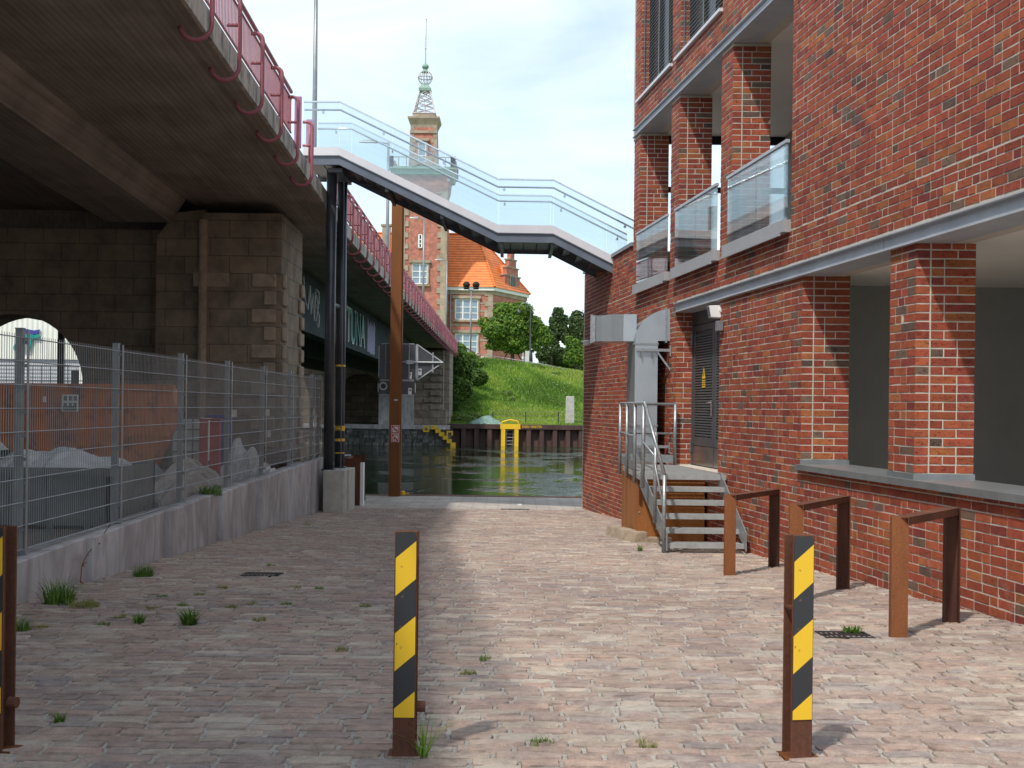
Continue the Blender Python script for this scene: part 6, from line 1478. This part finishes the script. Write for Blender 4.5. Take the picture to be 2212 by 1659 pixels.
q = MB(); a, b = P(134, 852, SKY0-.05), P(169, 889, SKY0-.05); q.box(a.x, b.x, SKY0-.055, SKY0-.045, b.z, a.z); a2, b2 = P(93, 856, SKY0-.05), P(99, 869, SKY0-.05); q.box(a2.x, b2.x, SKY0-.055, SKY0-.045, b2.z, a2.z); sp2 = q.build('notice_plate', 'white', sk)
q = MB(); w_ = b.x-a.x
for r_ in range(2):
    for k in range(3): q.box(a.x+.03+k*w_*.3, a.x+.03+k*w_*.3+w_*.2, SKY0-.06, SKY0-.056, a.z-.09-r_*.1, a.z-.02-r_*.1)
q.box(a.x+.02, b.x-.02, SKY0-.06, SKY0-.056, b.z+.01, b.z+.08); q.build('notice_print', 'zinc', sp2)
q = MB(); q.box(xl3+.6, xbq-.3, SKY0+.1, SKY1-.1, YG, zb_); q.build('skid', 'skip_grey', sk)
gc = thing('grey_container', 'low grey steel container filled with foam and plastic scrap', 'container', (-6, 13.6, YG))
GY0, GY1 = 13.3, 15.0; xr4 = P(236, 1000, GY0).x; xl4 = P(-120, 1000, GY0).x; zt4 = P(120, 1012, GY0).z
q = MB(); q.box(xl4, xr4, GY0, GY0+.04, YG, zt4); q.box(xl4, xr4, GY1-.04, GY1, YG, zt4); q.box(xr4-.04, xr4, GY0, GY1, YG, zt4); q.box(xl4, xl4+.04, GY0, GY1, YG, zt4); q.box(xl4, xr4, GY0, GY1, YG, YG+.04)
q.box(xl4-.03, xr4+.03, GY0-.04, GY0, zt4-.08, zt4+.01)
for u in (30, 110, 190): x = P(u, 1000, GY0).x; q.box(x-.03, x+.03, GY0-.03, GY0, YG, zt4-.08)
q.build('shell', 'skip_grey', gc)
def heap(name, mats, x0, x1, y0, y1, z0, hmax, seed, label, cat, nx=26, ny=14, rough=.12, parent=None):
    rr = random.Random(seed); q = MB(); ph = [rr.uniform(0, 6) for _ in range(6)]
    for j in range(ny):
        for i in range(nx):
            s, t = i/(nx-1), j/(ny-1); e = (math.sin(math.pi*s)**.45)*(math.sin(math.pi*t)**.45)
            h_ = hmax*e*(.82+.14*math.sin(7*s+ph[0])*math.sin(5*t+ph[1])+.12*math.sin(17*s+ph[2]+3*t))+rr.uniform(-rough, rough)*hmax*.5*min(1, e*3)
            q.v.append((x0+(x1-x0)*s+rr.uniform(-.02, .02), y0+(y1-y0)*t+rr.uniform(-.02, .02), z0+max(0, h_)))
    for j in range(ny-1):
        for i in range(nx-1): q.f.append((j*nx+i, j*nx+i+1, (j+1)*nx+i+1, (j+1)*nx+i)); q.m.append(0); q.c.append((1, 1, 1))
    o = q.build(name, mats, parent, fixn=False)
    if label: tag(o, label, cat)
    return o
heap('scrap_load', 'bag', xl4+.1, xr4-.1, GY0+.1, GY1-.1, zt4-.12, .34, 3, 'heap of white foam and plastic scrap lying in the grey container', 'scrap')
a = P(400, 1000, 17.0)
heap('beige_tarpaulin', 'tarp', -4.95, -4.38, 15.2, 19.0, YG, .62, 5, 'beige tarpaulin draped over a low pile behind the fence', 'tarpaulin', rough=.03)
q = MB(); q.hexa([(P(262, 1000, 15.6).x, 15.5, P(262, 1010, 15.6).z), (P(270, 1000, 15.6).x, 15.5, P(270, 1003, 15.6).z), (P(270, 1000, 15.6).x, 16.8, P(270, 1003, 15.6).z), (P(262, 1000, 15.6).x, 16.8, P(262, 1010, 15.6).z), (P(340, 1110, 15.2).x, 15.2, YG), (P(352, 1110, 15.2).x, 15.2, YG+.05), (P(352, 1110, 15.2).x, 16.6, YG+.05), (P(340, 1110, 15.2).x, 16.6, YG)])
tag(q.build('leaning_board', 'skip_grey'), 'grey board leaning beside the beige tarpaulin', 'board')
ib = thing('ibc_tank', 'white plastic tank in a wire cage behind the fence', 'tank', (P(403, 950, 20).x, 20.5, YG)); a, b = P(372, 903, 20), P(432, 1000, 20)
q = MB(); q.box(a.x, b.x, 20, 20.9, b.z, a.z); bevel(q.build('bottle', 'white', ib), .04, 2)
q = MB()
for k in range(5): x = a.x+(b.x-a.x)*k/4; q.tube([(x, 19.97, b.z-.05), (x, 19.97, a.z+.02)], .012, 5)
for k in range(5): z = b.z+(a.z-b.z)*k/4; q.tube([(a.x-.02, 19.96, z), (b.x+.02, 19.96, z)], .012, 5)
q.build('cage', 'zinc', ib); q = MB(); q.box(a.x, b.x, 20, 20.9, YG, b.z-.03); q.build('pallet', 'wood', ib)
for (u0, u1, lb) in ((432, 447, 'red plastic barrier panel right beside the white tank'), (453, 474, 'red plastic barrier panel next to the white sacks')):
    a, b = P(u0, 908, 19.5), P(u1, 1012, 19.5); q = MB(); q.box(a.x, b.x, 19.5, 19.58, YG, a.z); q.box(a.x-.02, b.x+.02, 19.48, 19.6, a.z, a.z+.03); tag(bevel(q.build('crowd_barrier', 'red'), .01, 1), lb, 'barrier', 'red barrier panels behind the fence')
heap('sack', 'bag', P(478, 1000, 21.5).x, P(570, 1000, 21.5).x, 21, 22.3, YG, .80, 9, 'big crumpled white sack behind the fence', 'sack', rough=.05)
heap('sack', 'bag', P(548, 1000, 21.5).x, P(596, 1000, 21.5).x, 20.8, 22, YG, .42, 10, 'smaller white sack at the right of the big one', 'sack', rough=.10)
a = P(470, 895, 23.4); q = MB(); q.lathe(a.x, 23.4, [(.26, YG), (.27, YG+.3), (.27, YG+.8), (.25, a.z-.02), (.2, a.z)], 18); q.lathe(a.x, 23.4, [(.28, YG+.4), (.28, YG+.44)], 18); tag(q.build('drum', 'blue', smooth=False), 'dark blue drum behind the red barrier panel', 'drum')
q = MB(); rr = random.Random(6)
for k in range(7): q.box(P(530, 0, 24).x+rr.uniform(-.08, .08), P(640, 0, 24).x+rr.uniform(-.1, .1), 23.6, 24.6, YG+.07*k+.01, YG+.07*k+.06)
tag(q.build('timber_stack', 'wood'), 'stack of old brown boards behind the white sacks', 'timber')
for (u, v, lb) in ((543, 892, 'small white plate wired to the fence, the left one'), (637, 889, 'small white plate wired to the fence, the middle one nearer the pier')):
    x, y = camxy(u*1.0, v)
    YY = FX*F/x if x else 10
for (u, v, lb) in ((501, 893, 'small white square plate wired to the mesh fence, left of three'), (574, 891, 'small white square plate wired to the mesh fence, right upper one'), (577, 937, 'small white square plate wired to the mesh fence, lowest of three')):
    x, y = camxy(u, v); YY = (FX-.05)*F/x; z = y*YY/F; q = MB(); q.box(FX-.03, FX-.015, YY-.16, YY+.16, z-.055, z+.055); tag(q.build('fence_plate', 'offwhite'), lb, 'plate')

# ------------------------------------------------------------------ weeds
def weed(u, v, n, h, spread, pal, label, group=None, seed=1, kind='grass tuft', w_=.004, on=None):
    c = on or gpt(u, v); rr = random.Random(seed); q = MB()
    def f(r): a = r.uniform(0, 6.28); d = spread*math.sqrt(r.random()); return c.x+d*math.cos(a), c.y+d*math.sin(a), c.z-.005, r.uniform(.7, 1.1)
    blades(q, int(n*1.5), rr, f, h*.25, h*.95, w_*.5, [(a*1.35, b*1.3, c*1.2) for a, b, c in pal], 1.5, 3); o = q.build('weed', 'blade', fixn=False); tag(o, label, kind, group); return o
wg = [(.05, .10, .02), (.08, .15, .03), (.11, .19, .035), (.06, .13, .03)]; wo = [(.16, .17, .05), (.20, .19, .07), (.13, .15, .04)]
weed(128, 1304, 90, .26, .12, wg, 'long bladed grass tuft at the foot of the concrete wall near the left edge', seed=1, w_=.006)
weed(308, 1245, 80, .15, .10, wg, 'dense dark grass tuft against the concrete wall', seed=2, w_=.005)
weed(182, 1312, 80, .10, .12, wo, 'yellowish mossy weed right of the long bladed tuft', seed=3)
weed(44, 1362, 50, .12, .07, wg, 'green weed beside the left cut-off post', seed=4)
weed(410, 1350, 30, .16, .04, wg, 'single thistle-like weed in the shaded cobbles', seed=5, w_=.012)
weed(300, 1345, 20, .10, .03, wg, 'small upright weed left of the thistle-like one', seed=6, w_=.009)
weed(914, 1632, 9, .26, .018, [(.14, .24, .04), (.18, .28, .05)], 'tall thin weed growing at the foot of the middle striped post', seed=7, w_=.006)
weed(1841, 1366, 30, .07, .06, wg, 'leafy weed beside the small drain cover', seed=8, w_=.014)
weed(1382, 1190, 16, .12, .03, wg, 'little weed at the corner of the rusty stair box', seed=9, w_=.007)
weed(130, 1560, 12, .07, .02, wg, 'tiny green sprout at the bottom left in the cobbles', seed=10, w_=.008)
x_ = P(450, 1040, 17.6); weed(0, 0, 60, .22, .16, wg, 'green weed hanging over the top of the concrete wall', seed=11, on=Vector((-4.14, 16.6, wt(16.6)-.02)), w_=.008)
sm = [(618, 1306), (500, 1312), (545, 1306), (690, 1272), (736, 1405), (1012, 1455), (1047, 1424), (790, 1310), (430, 1285), (350, 1290), (480, 1270), (260, 1335), (220, 1350), (90, 1356), (330, 1315), (395, 1308), (560, 1340), (640, 1270), (1170, 1606), (1398, 1610), (870, 1290), (585, 1222), (665, 1135)]
for i, (u, v) in enumerate(sm):
    weed(u, v, 26, .045, .05, wo if i % 3 else wg, 'tiny tuft of grass growing in a cobble joint', 'tiny grass tufts in the cobble joints', seed=60+i, w_=.0035)
# dry vine on the concrete wall
q = MB(); rr = random.Random(2); pts = []; y = 11.9
c = gpt(180, 1262)
x = -4.0; pts = [Vector((x+.0, 11.3, gz(11.3)+.02)), Vector((x-.02, 11.35, gz(11.3)+.18)), Vector((x-.02, 11.5, gz(11.3)+.27)), Vector((x-.02, 11.75, gz(11.3)+.34)), Vector((x-.02, 12.05, gz(11.3)+.45))]
pts = [Vector((-4.035-.0*0, p.y, p.z)) for p in pts]; q.tube(pts, .004, 5)
for p in pts:
    for _ in range(3): d = Vector((rr.uniform(0, .02), rr.uniform(-.04, .04), rr.uniform(-.03, .04))); q.add([p, p+d, p+d*1.3+Vector((0, .015, .01)), p+Vector((0, .012, .012))], [(0, 1, 2, 3)])
tag(q.build('dry_vine', 'corten_dk', fixn=False), 'dry brown creeper stem on the concrete wall', 'plant')
